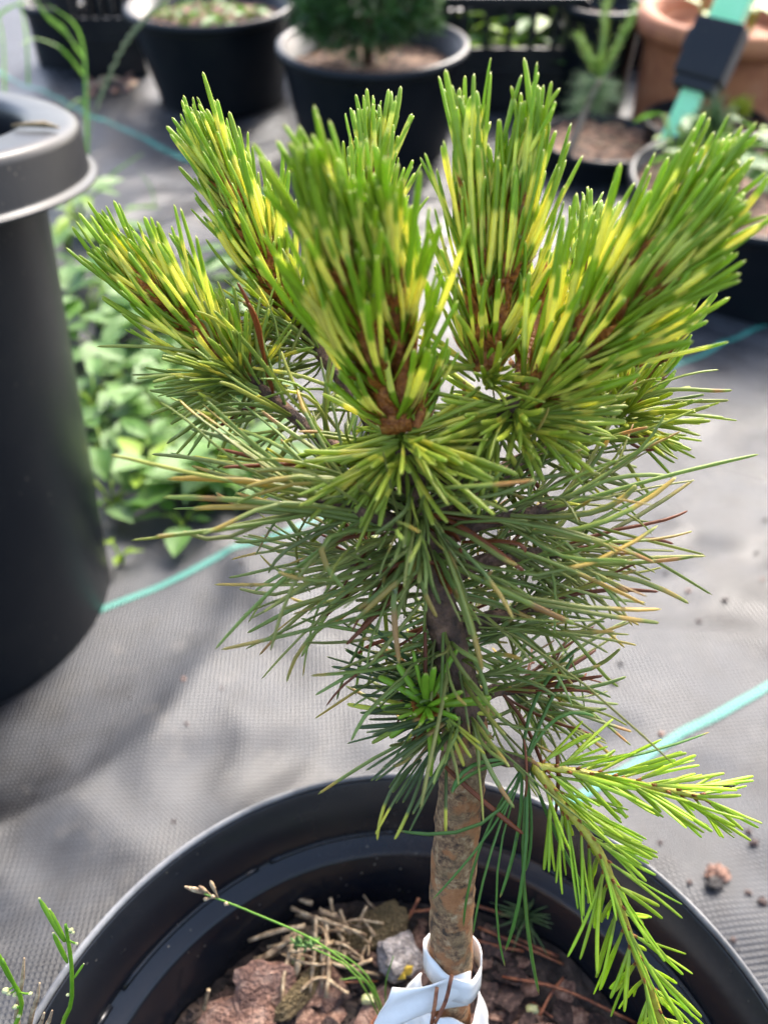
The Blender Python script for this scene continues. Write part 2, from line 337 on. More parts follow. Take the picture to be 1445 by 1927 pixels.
def stripe(p, q, w=0.0075, n=160):
    p = Vector(p); q = Vector(q); d = (q - p); side = Vector((-d.y, d.x, 0)).normalized() * w / 2
    v = []; f = []
    for i in range(n + 1):
        c = p + d * i / n + side * 0.12 * math.sin(i * 0.23 + noise.noise(Vector((i * 0.05, p.x, p.y))) * 4)
        for s in (-1, -0.33, 0.33, 1):
            x, y = c.x + side.x * s, c.y + side.y * s; v.append((x, y, gz(x, y) + 0.0016 - 0.0006 * abs(s)))
    for i in range(n):
        for k in range(3): f.append((i * 4 + k, (i + 1) * 4 + k, (i + 1) * 4 + k + 1, i * 4 + k + 1))
    mb = MB(); mb.add(v, f); return mb.build('woven_stripe', M['teal'], ground)
def thru(a, b, e0, e1):
    a, b = G(*a), G(*b); d = (b - a); return a - d * e0, b + d * e1
stripe(*thru((200, 1145), (480, 1035), 1.2, 0.9), n=140)
stripe(*thru((480, 1035), (1445, 620), -0.25, 0.6), n=200)
stripe(*thru((1190, 1450), (1445, 1310), 3.2, 3.0), n=260)
stripe(*thru((20, 150), (340, 300), 0.3, 0.55), w=0.012, n=220)

# ------------------------------------------------------------------ main pot
PC = Vector((0.007, 0.063, 0)); RIM = 0.222; SOIL = 0.160
pot = thing('plant_pot', PC, 'large glossy black round plant pot holding the grafted pine', 'plant pot')
b = MB()
b.lathe([(0.0, 0.004), (0.080, 0.004), (0.084, 0.0), (0.088, 0.003), (0.1150, 0.200), (0.1178, 0.2125), (0.1186, 0.2195), (0.1183, 0.2206), (0.1176, 0.2200), (0.1133, 0.1915), (0.1128, 0.190),
         (0.1065, 0.1885), (0.1052, 0.1872), (0.1045, 0.186), (0.083, 0.012), (0.0, 0.010)], 160, closed=False, wob=0.002)
body = b.build('body', M['pot_main'], pot)
M['pot_rim'] = plastic('scuffed_highlit_pot_rim', (0.05, 0.052, 0.056), 0.16, dirt=(0.34, 0.34, 0.34), amount=0.8, scale=22, bump=0.06, spec=0.6)  # scuffed plastic, its lighter grey also painting in the sky highlight along the edge
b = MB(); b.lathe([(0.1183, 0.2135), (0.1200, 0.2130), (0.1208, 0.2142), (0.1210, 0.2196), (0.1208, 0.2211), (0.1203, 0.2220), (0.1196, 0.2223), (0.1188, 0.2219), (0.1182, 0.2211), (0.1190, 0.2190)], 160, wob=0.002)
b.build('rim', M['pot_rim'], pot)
# moulded ridge with chips above the ledge
b = MB()
for a0, a1 in ((20, 60), (63, 88), (91, 118), (120.5, 152), (155, 190)):
    A = [math.radians(a0 + (a1 - a0) * i / 10) for i in range(11)]
    b.tube([(0.1128 * math.cos(a), 0.1128 * math.sin(a), 0.1908) for a in A], 0.0012, 6)
b.build('ledge_ridge', M['pot_main'], pot)

# soil
def soil_h(x, y):
    p = Vector((x, y, 0)); return SOIL + 0.006 * noise.noise(p * 40) + 0.003 * noise.noise(p * 130) + 0.0015 * noise.noise(p * 320)
sv = []; sf = []; nr, na = 44, 150
for i in range(nr + 1):
    for k in range(na):
        r = 0.1005 * i / nr; a = 2 * math.pi * k / na; x, y = PC.x + r * math.cos(a), PC.y + r * math.sin(a)
        sv.append((x, y, soil_h(x, y)))
for i in range(nr):
    for k in range(na): sf.append((i * na + k, (i + 1) * na + k, (i + 1) * na + (k + 1) % na, i * na + (k + 1) % na))
b = MB(); b.add(sv, sf)
ph = 0
for i in range(1500):   # crumbs of compost
    a = U(0, 6.283); r = 0.099 * math.sqrt(U(0, 1)); x, y = PC.x + r * math.cos(a), PC.y + r * math.sin(a); s = U(0.0006, 0.0026)
    q = Quaternion((U(-1, 1), U(-1, 1), U(-1, 1), U(-1, 1))).normalized()
    c = Vector((x, y, soil_h(x, y) + s * 0.3))
    v = [c + q @ Vector(p) * s * U(0.6, 1.2) for p in ((1, 0, 0), (-1, 0, 0), (0, 1, 0), (0, -1, 0), (0, 0, 1), (0, 0, -1))]
    b.add(v, [(0, 2, 4), (2, 1, 4), (1, 3, 4), (3, 0, 4), (2, 0, 5), (1, 2, 5), (3, 1, 5), (0, 3, 5)])
soil = b.build('potting_soil', M['soil'], smooth=False); soil['kind'] = 'stuff'
tag(soil, 'dark crumbly potting soil inside the large glossy black pot', 'soil')

def rock(sx, sy, sz, seed, n=2, rough=0.25, slab=0.8):
    bm = bmesh.new(); bmesh.ops.create_icosphere(bm, subdivisions=n, radius=1)
    off = Vector((seed * 3.7, seed * 1.3, seed))
    for v in bm.verts:
        p = v.co.copy()
        m = max(abs(p.x), abs(p.y), abs(p.z)); p = p.lerp(p / m, slab)          # towards a slab
        p *= 1 + rough * noise.noise(v.co * 1.6 + off) + rough * 0.5 * noise.noise(v.co * 4 + off)
        v.co = Vector((p.x * sx, p.y * sy, p.z * sz))
    me = bpy.data.meshes.new('bark_chip'); bm.to_mesh(me); bm.free()
    return me
chip_meshes = []
for i in range(14):
    me = rock(U(0.8, 1.3), U(0.45, 0.85), U(0.09, 0.18), i + 1, 2, 0.38, 0.5)
    me.materials.append(M[('chip_a', 'chip_b', 'chip_b', 'chip_c', 'chip_a', 'chip_b')[i % 6]]); chip_meshes.append((me, ('reddish brown', 'dark brown', 'dark brown', 'pale pinkish', 'reddish brown', 'dark brown')[i % 6]))
def chip(p, s, k=None, lift=0.25, rot=None):
    me, c = chip_meshes[k if k is not None else rng.randrange(len(chip_meshes))]
    o = obj('bark_chip', me); o.location = (p.x, p.y, soil_h(p.x, p.y) + s * lift); o.scale = (s, s, s)
    o.rotation_euler = rot or (U(-0.45, 0.45), U(-0.45, 0.45), U(0, 6.28))
    tag(o, f'{c} bark chip lying on the dark potting soil', 'bark chip', f'{c} bark chips on the potting soil'); return o
def big_chip(px, py, s, mesh, m, label, rot, lift=0.5):
    p = at_z(px, py, SOIL + 0.006); mesh.materials.append(m)
    o = obj('bark_chip', mesh); o.location = (p.x, p.y, soil_h(p.x, p.y) + s * lift); o.scale = (s, s, s); o.rotation_euler = rot
    return tag(o, label, 'bark chip')
big_chip(497, 1868, 0.0115, rock(1.0, 0.85, 0.15, 31, 3, 0.30, 0.45), M['chip_c'], 'thick squarish pinkish brown bark chip leaning below the straw heap', (0.75, 0.15, 0.2), 0.65)
big_chip(450, 1915, 0.012, rock(1.15, 0.65, 0.13, 32, 3, 0.32, 0.4), M['chip_c'], 'long pale pink bark chip against the pot wall in front of the thick squarish chip', (0.25, -0.1, 0.1), 0.35)
big_chip(575, 1862, 0.011, rock(1.4, 0.42, 0.13, 33, 3, 0.28, 0.35), M['leafdead'], 'slanted tan wedge of bark beside the thick squarish chip', (0.9, 0.2, 0.9), 0.55)
big_chip(690, 1760, 0.012, rock(1.4, 0.55, 0.16, 34, 3, 0.28, 0.35), M['leafdead'], 'olive brown bark slab behind the straw heap', (0.3, -0.35, 0.35), 0.5)
p = at_z(750, 1806, SOIL + 0.006)
st = thing('lichen_stone', (p.x, p.y, soil_h(p.x, p.y) + 0.004), 'light grey angular stone spotted with yellow lichen beside the trunk', 'stone')
me = rock(0.0085, 0.008, 0.0065, 51, 3, 0.3, 0.4); me.materials.append(M['stone']); o = obj('stone_body', me, st); o.rotation_euler = (0.3, 0.2, 0.5)
for dx, dy, s in ((0.000, -0.0068, 0.0022), (0.0018, -0.0062, 0.0017), (0.003, -0.0058, 0.002), (-0.001, -0.0045, 0.0014)):
    me = rock(s, s * 0.8, s * 0.35, 60 + dx * 1000, 2, 0.5); me.materials.append(M['lichen']); o = obj('lichen_patch', me, st)
    o.location = (dx, dy, 0.0030 + (0.0068 + dy) * 0.6); o.rotation_euler = (0.8, 0, 0)
placed = 0
for i in range(900):
    px, py = U(330, 1230), U(1680, 2050)
    p = at_z(px, py, SOIL + 0.003)
    d = math.hypot(p.x - PC.x, p.y - PC.y)
    if d > 0.093 or (470 < px < 780 and py < 1800 and U(0, 1) < 0.5): continue
    chip(p, U(0.0026, 0.0068) * (1.15 if py > 1820 else 0.9)); placed += 1
    if placed >= 150: break
for px, py in ((562, 1812), (1003, 1893), (692, 1876)):
    p = at_z(px, py, SOIL + 0.004); me = rock(0.0024, 0.0017, 0.0017, px, 2, 0.2); me.materials.append(M['podtip'])
    o = obj('pale_pebble', me); o.location = (p.x, p.y, soil_h(p.x, p.y) + 0.003); tag(o, 'small pale cream pebble on the potting soil', 'pebble', 'pale pebbles on the potting soil')

# straws: heap of dry stalks
def straw(p, q, r=0.0011, name='dry_straw', m='straw', label=None, group=None, sag=0.1, n=7):
    p, q = Vector(p), Vector(q); mid = (p + q) / 2 + Vector((U(-1, 1), U(-1, 1), U(-0.4, 1))) * (q - p).length * sag
    r *= 0.78; pts = bez([p, mid, q], n); b = MB(); b.tube(pts, [r * U(0.8, 1.15) for _ in pts], 6)
    o = b.build(name, M[m]); return tag(o, label, 'straw' if name == 'dry_straw' else 'needle', group)
SL, SG = 'short tan dry stalk in the straw heap on the potting soil', 'dry stalks in the straw heap'
def SPX(px, py, h): return at_z(px, py, SOIL + h)
for (x0, y0, h0, x1, y1, h1, r) in [(468, 1770, 0.011, 575, 1742, 0.015, 0.0013), (466, 1822, 0.006, 560, 1752, 0.014, 0.0015), (478, 1815, 0.007, 570, 1760, 0.014, 0.0012),
        (595, 1722, 0.016, 583, 1868, 0.006, 0.0011), (612, 1728, 0.015, 614, 1878, 0.006, 0.0011), (618, 1730, 0.015, 606, 1860, 0.006, 0.0009), (555, 1762, 0.015, 530, 1914, 0.006, 0.0010),
        (575, 1720, 0.016, 690, 1760, 0.013, 0.0009), (548, 1708, 0.012, 600, 1735, 0.014, 0.0012), (600, 1712, 0.014, 645, 1725, 0.012, 0.0016), (630, 1740, 0.012, 650, 1775, 0.008, 0.0010),
        (690, 1705, 0.016, 672, 1750, 0.008, 0.0009), (516, 1812, 0.010, 555, 1850, 0.007, 0.0010), (565, 1780, 0.012, 555, 1840, 0.007, 0.0016), (640, 1712, 0.015, 660, 1760, 0.010, 0.0009),
        (655, 1870, 0.005, 620, 1845, 0.008, 0.0010), (385, 1900, 0.008, 393, 1862, 0.016, 0.0010), (588, 1700, 0.010, 560, 1690, 0.012, 0.0013), (622, 1690, 0.018, 628, 1720, 0.010, 0.0010)]:
    straw(SPX(x0, y0, h0), SPX(x1, y1, h1), r, label=SL, group=SG, sag=0.06)
for i in range(60):
    px, py = rng.gauss(605, 50), rng.gauss(1755, 32); h = U(0.004, 0.012); a = U(0, 6.28); l = U(0.010, 0.026)
    p = SPX(px, py, h); q = p + Vector((math.cos(a), math.sin(a) * 0.6, U(-0.3, 0.3))) * l
    if math.hypot(q.x - PC.x, q.y - PC.y) < 0.097: straw(p, q, U(0.0005, 0.0010), label=SL, group=SG, sag=0.18)
RL, RG = 'rust brown fallen pine needle lying on the potting soil', 'fallen pine needles on the potting soil'
for (x0, y0, x1, y1, h0, h1) in [(900, 1745, 1060, 1815, 0.006, 0.005), (945, 1838, 1195, 1925, 0.007, 0.007), (895, 1770, 985, 1790, 0.005, 0.006), (745, 1760, 788, 1690, 0.005, 0.017), (770, 1715, 812, 1712, 0.010, 0.010),
        (960, 1760, 1050, 1800, 0.005, 0.006), (1015, 1912, 1060, 1840, 0.005, 0.009), (880, 1700, 960, 1725, 0.008, 0.007), (1060, 1760, 1110, 1800, 0.006, 0.006)]:
    straw(SPX(x0, y0, h0), SPX(x1, y1, h1), 0.0008, 'fallen_needle', 'rust', RL, RG, 0.05, 8)
for i in range(26):
    p = SPX(U(400, 1150), U(1720, 1960), 0.004); a = U(0, 6.28); q = p + Vector((math.cos(a), math.sin(a), U(-0.1, 0.1))) * U(0.012, 0.03)
    if max(math.hypot(q.x - PC.x, q.y - PC.y), math.hypot(p.x - PC.x, p.y - PC.y)) < 0.096:
        q.z = soil_h(q.x, q.y) + 0.003; p.z = soil_h(p.x, p.y) + 0.003
        straw(p, q, 0.0006, 'fallen_needle', 'rust', RL, RG, 0.05, 6)

# ------------------------------------------------------------------ the pine
TB = Vector((0.026, 0.088, SOIL - 0.002))
pine = thing('pine_tree', TB, 'grafted dwarf pine with yellow banded green needle candles in a black pot', 'pine tree')
trunk_pts = [TB, PX(846, 1960, 0.262), PX(848, 1830, 0.243), PX(852, 1650, 0.228), PX(868, 1480, 0.215), PX(872, 1340, 0.206), PX(838, 1180, 0.199), PX(800, 1010, 0.190), PX(775, 900, 0.183), PX(757, 835, 0.179)]
tp = bez(trunk_pts, 110)
def trunk_r(t): return 0.0066 - 0.0006 * t if t < 0.5 else max(0.0028, 0.0063 - (t - 0.5) * 0.012)
tv = []; tf = []; n = 40
u = Vector((1, 0, 0))
for i, p in enumerate(tp):
    T = (tp[min(i + 1, 110)] - tp[max(i - 1, 0)]).normalized(); u = (u - T * u.dot(T)).normalized(); w = T.cross(u)
    for k in range(n):
        a = 2 * math.pi * k / n; d = u * math.cos(a) + w * math.sin(a)
        r = trunk_r(i / 110)
        q = p + d * r
        r += 0.00045 * noise.noise(q * 230) + 0.0004 * noise.noise(q * 520) + (0.00035 if noise.noise(q * 150) > 0.15 else 0)
        tv.append(p + d * r)
for i in range(110):
    for k in range(n): tf.append((i * n + k, i * n + (k + 1) % n, (i + 1) * n + (k + 1) % n, (i + 1) * n + k))
b = MB(); b.add(tv, tf, 0)
b.m = [0 if i // n < 60 else 1 for i in range(len(tf))]
trunk = b.build('trunk', [M['bark'], M['darkbark']], pine, world=True)

NEED = []   # every needle: dict(base, dir, L, w, bend, c0, c1, band, parent)
class Nd: pass
def needle(base, d, L, w, bend, c0, c1, band, parent, wig=0.0, big=True):
    q = Nd(); q.base = Vector(base); q.d = Vector(d).normalized(); q.L = L; q.w = w; q.bend = Vector(bend); q.c0 = c0; q.c1 = c1; q.band = band; q.parent = parent; q.wig = wig; q.big = big
    q.seed = U(0, 100); q.roll = U(0, 6.28); NEED.append(q); return q
def vary(c, s=0.15, h=0.08):
    k = 1 + U(-s, s); return (max(0, c[0] * k * (1 + U(-h, h))), max(0, c[1] * k), max(0, c[2] * k * (1 + U(-h, h))))
FRESH, YEL, SKIRT, SKY, OLD, OLDY, LIME, RUST, TAN = (0.33, 0.48, 0.026), (0.93, 0.90, 0.17), (0.37, 0.45, 0.05), (0.66, 0.64, 0.09), (0.30, 0.345, 0.085), (0.50, 0.37, 0.09), (0.42, 0.58, 0.035), (0.24, 0.070, 0.022), (0.46, 0.27, 0.09)
def needle_path(q, ts):
    out = []; side = q.d.orthogonal().normalized(); side.rotate(Quaternion(q.d, q.roll))
    for t in ts:
        p = q.base + q.d * (q.L * t) + q.bend * (q.L * t * t)
        if q.wig: p = p + side * (q.L * q.wig * math.sin(t * 5.5 + q.seed) * t)
        out.append(p)
    return out
def needle_geo(q, sides, ts):
    """half-round tapered needle; ts without the final tip"""
    P = needle_path(q, list(ts) + [1.0]); n = len(ts); V = []; F = []; TT = []
    u = None
    ref = q.d.orthogonal().normalized(); ref.rotate(Quaternion(q.d, q.roll * 1.7)); u = ref
    for i in range(n):
        T = (P[min(i + 1, n)] - P[max(i - 1, 0)]).normalized(); u = (u - T * u.dot(T)).normalized(); v = T.cross(u); t = ts[i]
        r = q.w / 2 * (0.72 + 0.28 * min(1, t / 0.25)) * (1 if t < 0.8 else (1 - ((t - 0.8) / 0.2) ** 2 * 0.45))
        for k in range(sides):
            a = 2 * math.pi * k / sides; s = math.sin(a)
            V.append(P[i] + u * (r * math.cos(a)) + v * (r * s * (0.75 if s > 0 else 0.4))); TT.append(t)
    V.append(P[n]); TT.append(1.0)
    for i in range(n - 1):
        for k in range(sides): F.append((i * sides + k, i * sides + (k + 1) % sides, (i + 1) * sides + (k + 1) % sides, (i + 1) * sides + k))
    for k in range(sides): F.append(((n - 1) * sides + k, (n - 1) * sides + (k + 1) % sides, n * sides))
    return V, F, TT
def set_attrs(me, tt, c0, c1, bd):
    for nm, ty, data, key in (('nt', 'FLOAT', tt, 'value'), ('c0', 'FLOAT_COLOR', c0, 'color'), ('c1', 'FLOAT_COLOR', c1, 'color'), ('band', 'FLOAT_COLOR', bd, 'color')):
        a = me.attributes.new(nm, ty, 'POINT'); a.data.foreach_set(key, np.asarray(data, np.float32).ravel())
def frame(T):
    u = T.orthogonal().normalized(); return u, T.cross(u)
UP = Vector((0, 0, 1))
def stem_shoot(pts, r0, r1, m='scale', name='candle_shoot', nseg=14):
    path = bez([PX(*p) for p in pts], nseg); b = MB(); b.tube(path, [r0 + (r1 - r0) * i / nseg for i in range(nseg + 1)], 9, jitter=0.12)
    return path, b.build(name, M[m], pine, world=True)
def candle(pts, n, L,  r0=0.0024, r1=0.0013, phi=(32, 8), up=0.10, inw=0.16, w=0.00165, t0=0.03, pal=(FRESH, YEL), bc=0.50, bw=0.185, scales=True):
    path, so = stem_shoot(pts, r0, r1); ns = len(path) - 1
    sb = MB(); n = int(n * 1.28); w *= 0.93; L *= 1.10; r0 *= 0.78; r1 *= 0.8
    for i in range(n):
        f = i / max(1, n - 1); t = t0 + (1 - t0) * f ** 0.85
        k = min(int(t * ns), ns - 1); T = (path[k + 1] - path[k]).normalized(); p = path[k].lerp(path[k + 1], t * ns - k)
        u_, v_ = frame(T); az = i * 2.39996 + U(-0.25, 0.25); ph = math.radians(phi[0] + (phi[1] - phi[0]) * f + U(-6, 6))
        rad = u_ * math.cos(az) + v_ * math.sin(az); tan = T.cross(rad)
        rr = r0 + (r1 - r0) * t
        d = T * math.cos(ph) + rad * math.sin(ph)
        if 0.12 < t < 0.82 and rad.dot((Vector((0, 0, CAM_H)) - p).normalized()) > 0.2 and U(0, 1) < 0.72: continue
        base = p + rad * rr * 0.8
        l = L * (1.0 - 0.22 * f) * U(0.84, 1.08) * (1.0 if t > 0.22 else U(0.45, 0.9))
        c = bc + U(-0.17, 0.2)
        for s in (-1, 1):
            dd = d + tan * s * U(0.015, 0.07) + Vector((U(-1, 1), U(-1, 1), U(-1, 1))) * 0.07
            bend = -rad * inw * U(-0.1, 2.4) + UP * up * U(0.2, 1.8) + Vector((U(-1, 1), U(-1, 1), U(-1, 1))) * 0.09
            needle(base + tan * s * w * 0.4, dd, l * U(0.94, 1.04), w * U(0.85, 1.12), bend, vary(pal[0]), vary(pal[1]), (c, bw * U(0.6, 1.35) if U(0, 1) > 0.08 else -1, 0.965), so)
        if scales:
            for q in range(5):
                dd = (d + Vector((U(-1, 1), U(-1, 1), U(-1, 1))) * 0.25).normalized(); ls = U(0.004, 0.0095); bs = base + (rad * U(-0.3, 0.5) + tan * U(-0.6, 0.6)) * 0.0012; wv = tan * U(0.0006, 0.0013)
                sb.add([bs - wv, bs + wv, bs + dd * ls * 0.55 + wv * 0.9 + rad * 0.0004, bs + dd * ls, bs + dd * ls * 0.55 - wv * 0.9 + rad * 0.0004], [(0, 1, 2, 4), (4, 2, 3)])
    if scales:
        o = sb.build('bud_scales', M['scale'], so); o['kind'] = 'stuff'
    return so
def spray(center, axis_, n, L, up=0.0, spread=(60, 120), w=0.0015, pal=(SKIRT, SKY), bc=0.5, bw=0.12, parent=None, r=0.003, bandp=0.8, jit=0.003, wig=0.0, droop=0.0, az_range=None, tip=0.97):
    A = Vector(axis_).normalized(); u_, v_ = frame(A); w *= 1.0; n = int(n * 1.0)
    for i in range(n):
        az = U(0, 6.283) if az_range is None else U(*az_range); ph = math.radians(U(*spread)); rad = u_ * math.cos(az) + v_ * math.sin(az); tan = A.cross(rad)
        d = A * math.cos(ph) + rad * math.sin(ph); base = Vector(center) + rad * r * U(0.3, 1) + A * U(-jit, jit); l = U(*L); c = bc + U(-0.12, 0.12)
        for s in (-1, 1):
            dd = d + tan * s * U(0.02, 0.09) + Vector((U(-1, 1), U(-1, 1), U(-1, 1))) * 0.05
            needle(base, dd, l * U(0.9, 1.05), w * U(0.85, 1.1), UP * (up - droop) * U(0.3, 1.6) + Vector((U(-1, 1), U(-1, 1), U(-1, 1))) * 0.16, vary(pal[0], 0.2), vary(pal[1], 0.2), (c, bw * U(0.5, 1.3) if U(0, 1) < bandp else -1, tip), parent, wig)
def branch(pts, r0, r1, name='branch'):
    path = bez([PX(*p) for p in pts], 12); b = MB(); b.tube(path, [r0 + (r1 - r0) * i / 12 for i in range(13)], 9, jitter=0.15)
    return path, b.build(name, M['darkbark'], pine, world=True)
def foliage(path, n, L, phi=(40, 75), droop=0.1, w=0.00105, pal=(OLD, OLDY), parent=None, t0=0.15, wig=0.045, dead=0.05, bandp=0.22):
    ns = len(path) - 1
    for i in range(n):
        t = t0 + (1 - t0) * U(0, 1) ** 0.8; k = min(int(t * ns), ns - 1); T = (path[k + 1] - path[k]).normalized(); p = path[k].lerp(path[k + 1], t * ns - k)
        u_, v_ = frame(T); az = U(0, 6.283); ph = math.radians(phi[1] + (phi[0] - phi[1]) * t + U(-10, 10)); rad = u_ * math.cos(az) + v_ * math.sin(az); tan = T.cross(rad)
        d = T * math.cos(ph) + rad * math.sin(ph)
        if d.dot((Vector((0, 0, CAM_H)) - p).normalized()) > 0.35 and U(0, 1) < 0.55: continue
        l = U(*L); isdead = U(0, 1) < dead
        for s in (-1, 1):
            dd = d + tan * s * U(0.02, 0.07) + Vector((U(-1, 1), U(-1, 1), U(-1, 1))) * 0.05
            if isdead: cc0, cc1, bd = vary(RUST), vary(RUST), (0.5, -1, 2)
            else:
                cc0 = vary(pal[0], 0.25, 0.15); m = U(0, 1)
                if m < bandp: cc1, bd = vary(pal[1]), (U(0.85, 1.0), U(0.04, 0.14), 0.97)
                elif m < bandp + 0.05: cc1, bd = vary(TAN), (U(0.85, 0.97), U(0.03, 0.12), 0.97)
                else: cc1, bd = pal[1], (0.5, -1, 0.975)
            hook = 1 if U(0, 1) > 0.12 else 2
            needle(p + rad * 0.001, dd, l * U(0.9, 1.05), w * U(0.85, 1.15), UP * (-droop) * U(0.1, 1.8) * hook + Vector((U(-1, 1), U(-1, 1), U(-1, 1))) * 0.33 * hook, cc0, cc1, bd, parent, wig * U(0, 2))

# branches of the old wood
pW2, oW2 = branch([(800, 990, 0.190), (860, 880, 0.188), (920, 800, 0.186), (985, 752, 0.184)], 0.0030, 0.0028)
pW3, oW3 = branch([(790, 985, 0.189), (680, 880, 0.198), (560, 790, 0.208), (465, 705, 0.214)], 0.0022, 0.0016)
pW5, oW5 = branch([(780, 930, 0.187), (680, 760, 0.208), (600, 660, 0.22), (548, 596, 0.225)], 0.0028, 0.0018)
pW4, oW4 = branch([(815, 1010, 0.192), (930, 900, 0.205), (1060, 830, 0.216), (1165, 770, 0.224)], 0.0030, 0.0018)
pL1, oL1 = branch([(805, 1030, 0.191), (740, 985, 0.184), (660, 955, 0.182), (590, 945, 0.184)], 0.0024, 0.0014)
pR1, oR1 = branch([(810, 1030, 0.192), (900, 985, 0.190), (980, 970, 0.194), (1060, 950, 0.200)], 0.0024, 0.0014)
pL2, oL2 = branch([(815, 1100, 0.195), (750, 1075, 0.196), (690, 1065, 0.203), (640, 1050, 0.21)], 0.0024, 0.0014)
pR2, oR2 = branch([(825, 1100, 0.196), (900, 1060, 0.194), (980, 1045, 0.198), (1050, 1040, 0.205)], 0.0024, 0.0014)
pR3, oR3 = branch([(845, 1200, 0.202), (920, 1165, 0.205), (985, 1150, 0.212), (1030, 1145, 0.22)], 0.0024, 0.0014)
pR4, oR4 = branch([(868, 1330, 0.207), (930, 1300, 0.213), (985, 1300, 0.222), (1030, 1290, 0.23)], 0.0022, 0.0012)
pL4, oL4 = branch([(865, 1360, 0.208), (830, 1345, 0.203), (812, 1335, 0.199)], 0.0018, 0.0016)
pR5, oR5 = branch([(875, 1420, 0.210), (930, 1425, 0.206), (975, 1432, 0.204), (1000, 1440, 0.203)], 0.0022, 0.0018)

# candles
candle([(742, 806, 0.1775), (700, 660, 0.166), (648, 500, 0.153)], 74, 0.0300, phi=(44, 9), r0=0.0030, r1=0.0016, w=0.0018)
candle([(756, 806, 0.1775), (752, 670, 0.169), (732, 540, 0.157)], 52, 0.0280, phi=(36, 9), r0=0.0026, w=0.0018)
candle([(782, 806, 0.178), (792, 770, 0.178), (800, 735, 0.1775)], 9, 0.0135, phi=(28, 20), r0=0.0016, r1=0.0008, bw=0.1)
candle([(905, 700, 0.187), (905, 550, 0.184), (893, 392, 0.181)], 62, 0.0300, phi=(34, 8))
candle([(925, 695, 0.187), (950, 550, 0.183), (972, 400, 0.179)], 58, 0.0310, phi=(30, 8))
candle([(985, 750, 0.183), (1095, 620, 0.175), (1205, 490, 0.166)], 78, 0.0320, phi=(40, 9), r0=0.0028, w=0.0018)
candle([(1000, 752, 0.183), (1110, 660, 0.174), (1225, 540, 0.163)], 62, 0.0320, phi=(36, 10), r0=0.0026, up=0.02, w=0.0018)
candle([(1010, 760, 0.19), (1080, 640, 0.205), (1105, 490, 0.214)], 88, 0.0240, phi=(42, 14))
candle([(1165, 775, 0.224), (1215, 700, 0.226), (1250, 640, 0.226)], 44, 0.0240, phi=(34, 10), up=0.04)
candle([(975, 740, 0.188), (1000, 640, 0.191), (1025, 560, 0.193)], 26, 0.0190, phi=(40, 16), w=0.0014)
candle([(470, 715, 0.214), (390, 640, 0.213), (285, 552, 0.211)], 70, 0.0255, phi=(42, 18), up=0.30, r0=0.0024)
candle([(548, 598, 0.225), (500, 490, 0.223), (432, 355, 0.221)], 98, 0.0265, phi=(44, 15), up=0.16, r0=0.0024)
candle([(600, 650, 0.222), (680, 470, 0.229), (704, 320, 0.232)], 100, 0.0260, phi=(46, 16))
candle([(450, 700, 0.214), (440, 660, 0.215), (425, 625, 0.216)], 12, 0.0130, phi=(34, 20), r0=0.0014, r1=0.0008)
# small rosette facing the viewer, low on the trunk
ros = stem_shoot([(812, 1338, 0.199), (806, 1333, 0.197), (803, 1330, 0.194)], 0.0017, 0.0022)[1]
sb = MB(); rc = PX(803, 1330, 0.194); ra = (Vector((0, 0, CAM_H)) - rc).normalized() * 0.8 + UP * 0.45; ra.normalize(); ru, rv = frame(ra)
for i in range(16):
    a = i * 2.4; d = ra * 0.8 + (ru * math.cos(a) + rv * math.sin(a)) * 0.7; s = rc + (ru * math.cos(a) + rv * math.sin(a)) * 0.0016
    wv = ra.cross(d).normalized() * 0.0011; sb.add([s - wv, s + wv, s + d * 0.0024 + wv * 0.7, s + d * 0.0036, s + d * 0.0024 - wv * 0.7], [(0, 1, 2, 4), (4, 2, 3)])
o = sb.build('bud_scales', M['scale'], ros); o['kind'] = 'stuff'
GREEN = (0.29, 0.48, 0.035)
for tx, ty, dz in [(706, 1268, 0), (742, 1242, 1), (775, 1213, 1), (800, 1262, 3), (818, 1250, 2), (862, 1216, 1), (858, 1226, 1), (925, 1313, 0), (922, 1322, 0), (708, 1332, 0), (742, 1380, 0), (752, 1290, 1), (808, 1440, -1), (828, 1400, -1), (745, 1352, 1),
                   (790, 1362, 3), (868, 1356, 2), (845, 1312, 3), (866, 1302, 2), (812, 1352, 3), (780, 1345, 2)]:
    tipp = PX(tx, ty, 0.194 - 0.0035 * dz); v = tipp - rc; l = v.length
    side = Vector((U(-1, 1), U(-1, 1), U(-1, 1))) * 0.1 + ra * (0.25 if dz < 2 else 0.1)
    needle(rc + v * 0.06, v.normalized() + side, l * 0.99, 0.00185, -side, vary(GREEN), vary((0.30, 0.42, 0.06)), (0.5, -1, 0.955), ros)
for tx, ty in [(912, 1418), (872, 1440), (886, 1425), (905, 1400)]:
    tipp = PX(tx, ty, 0.196); b0 = PX(835, 1345, 0.198); v = tipp - b0
    needle(b0, v.normalized() + ra * 0.1, v.length, 0.0014, -ra * 0.1, vary(SKIRT), vary(SKY), (0.7, 0.3, 0.97), ros)
for tx, ty in [(702, 1285), (700, 1310), (640, 1345), (690, 1395), (760, 1395), (870, 1250), (940, 1300), (935, 1342), (870, 1400)]:
    tipp = PX(tx, ty, 0.203); v = tipp - PX(812, 1338, 0.2)
    needle(PX(812, 1338, 0.2), v.normalized(), v.length * U(0.8, 1), 0.0013, Vector((U(-1, 1), U(-1, 1), U(-1, 1))) * 0.12, vary(SKIRT), vary(SKY), (U(0.3, 0.9), 0.2, 0.97), ros)

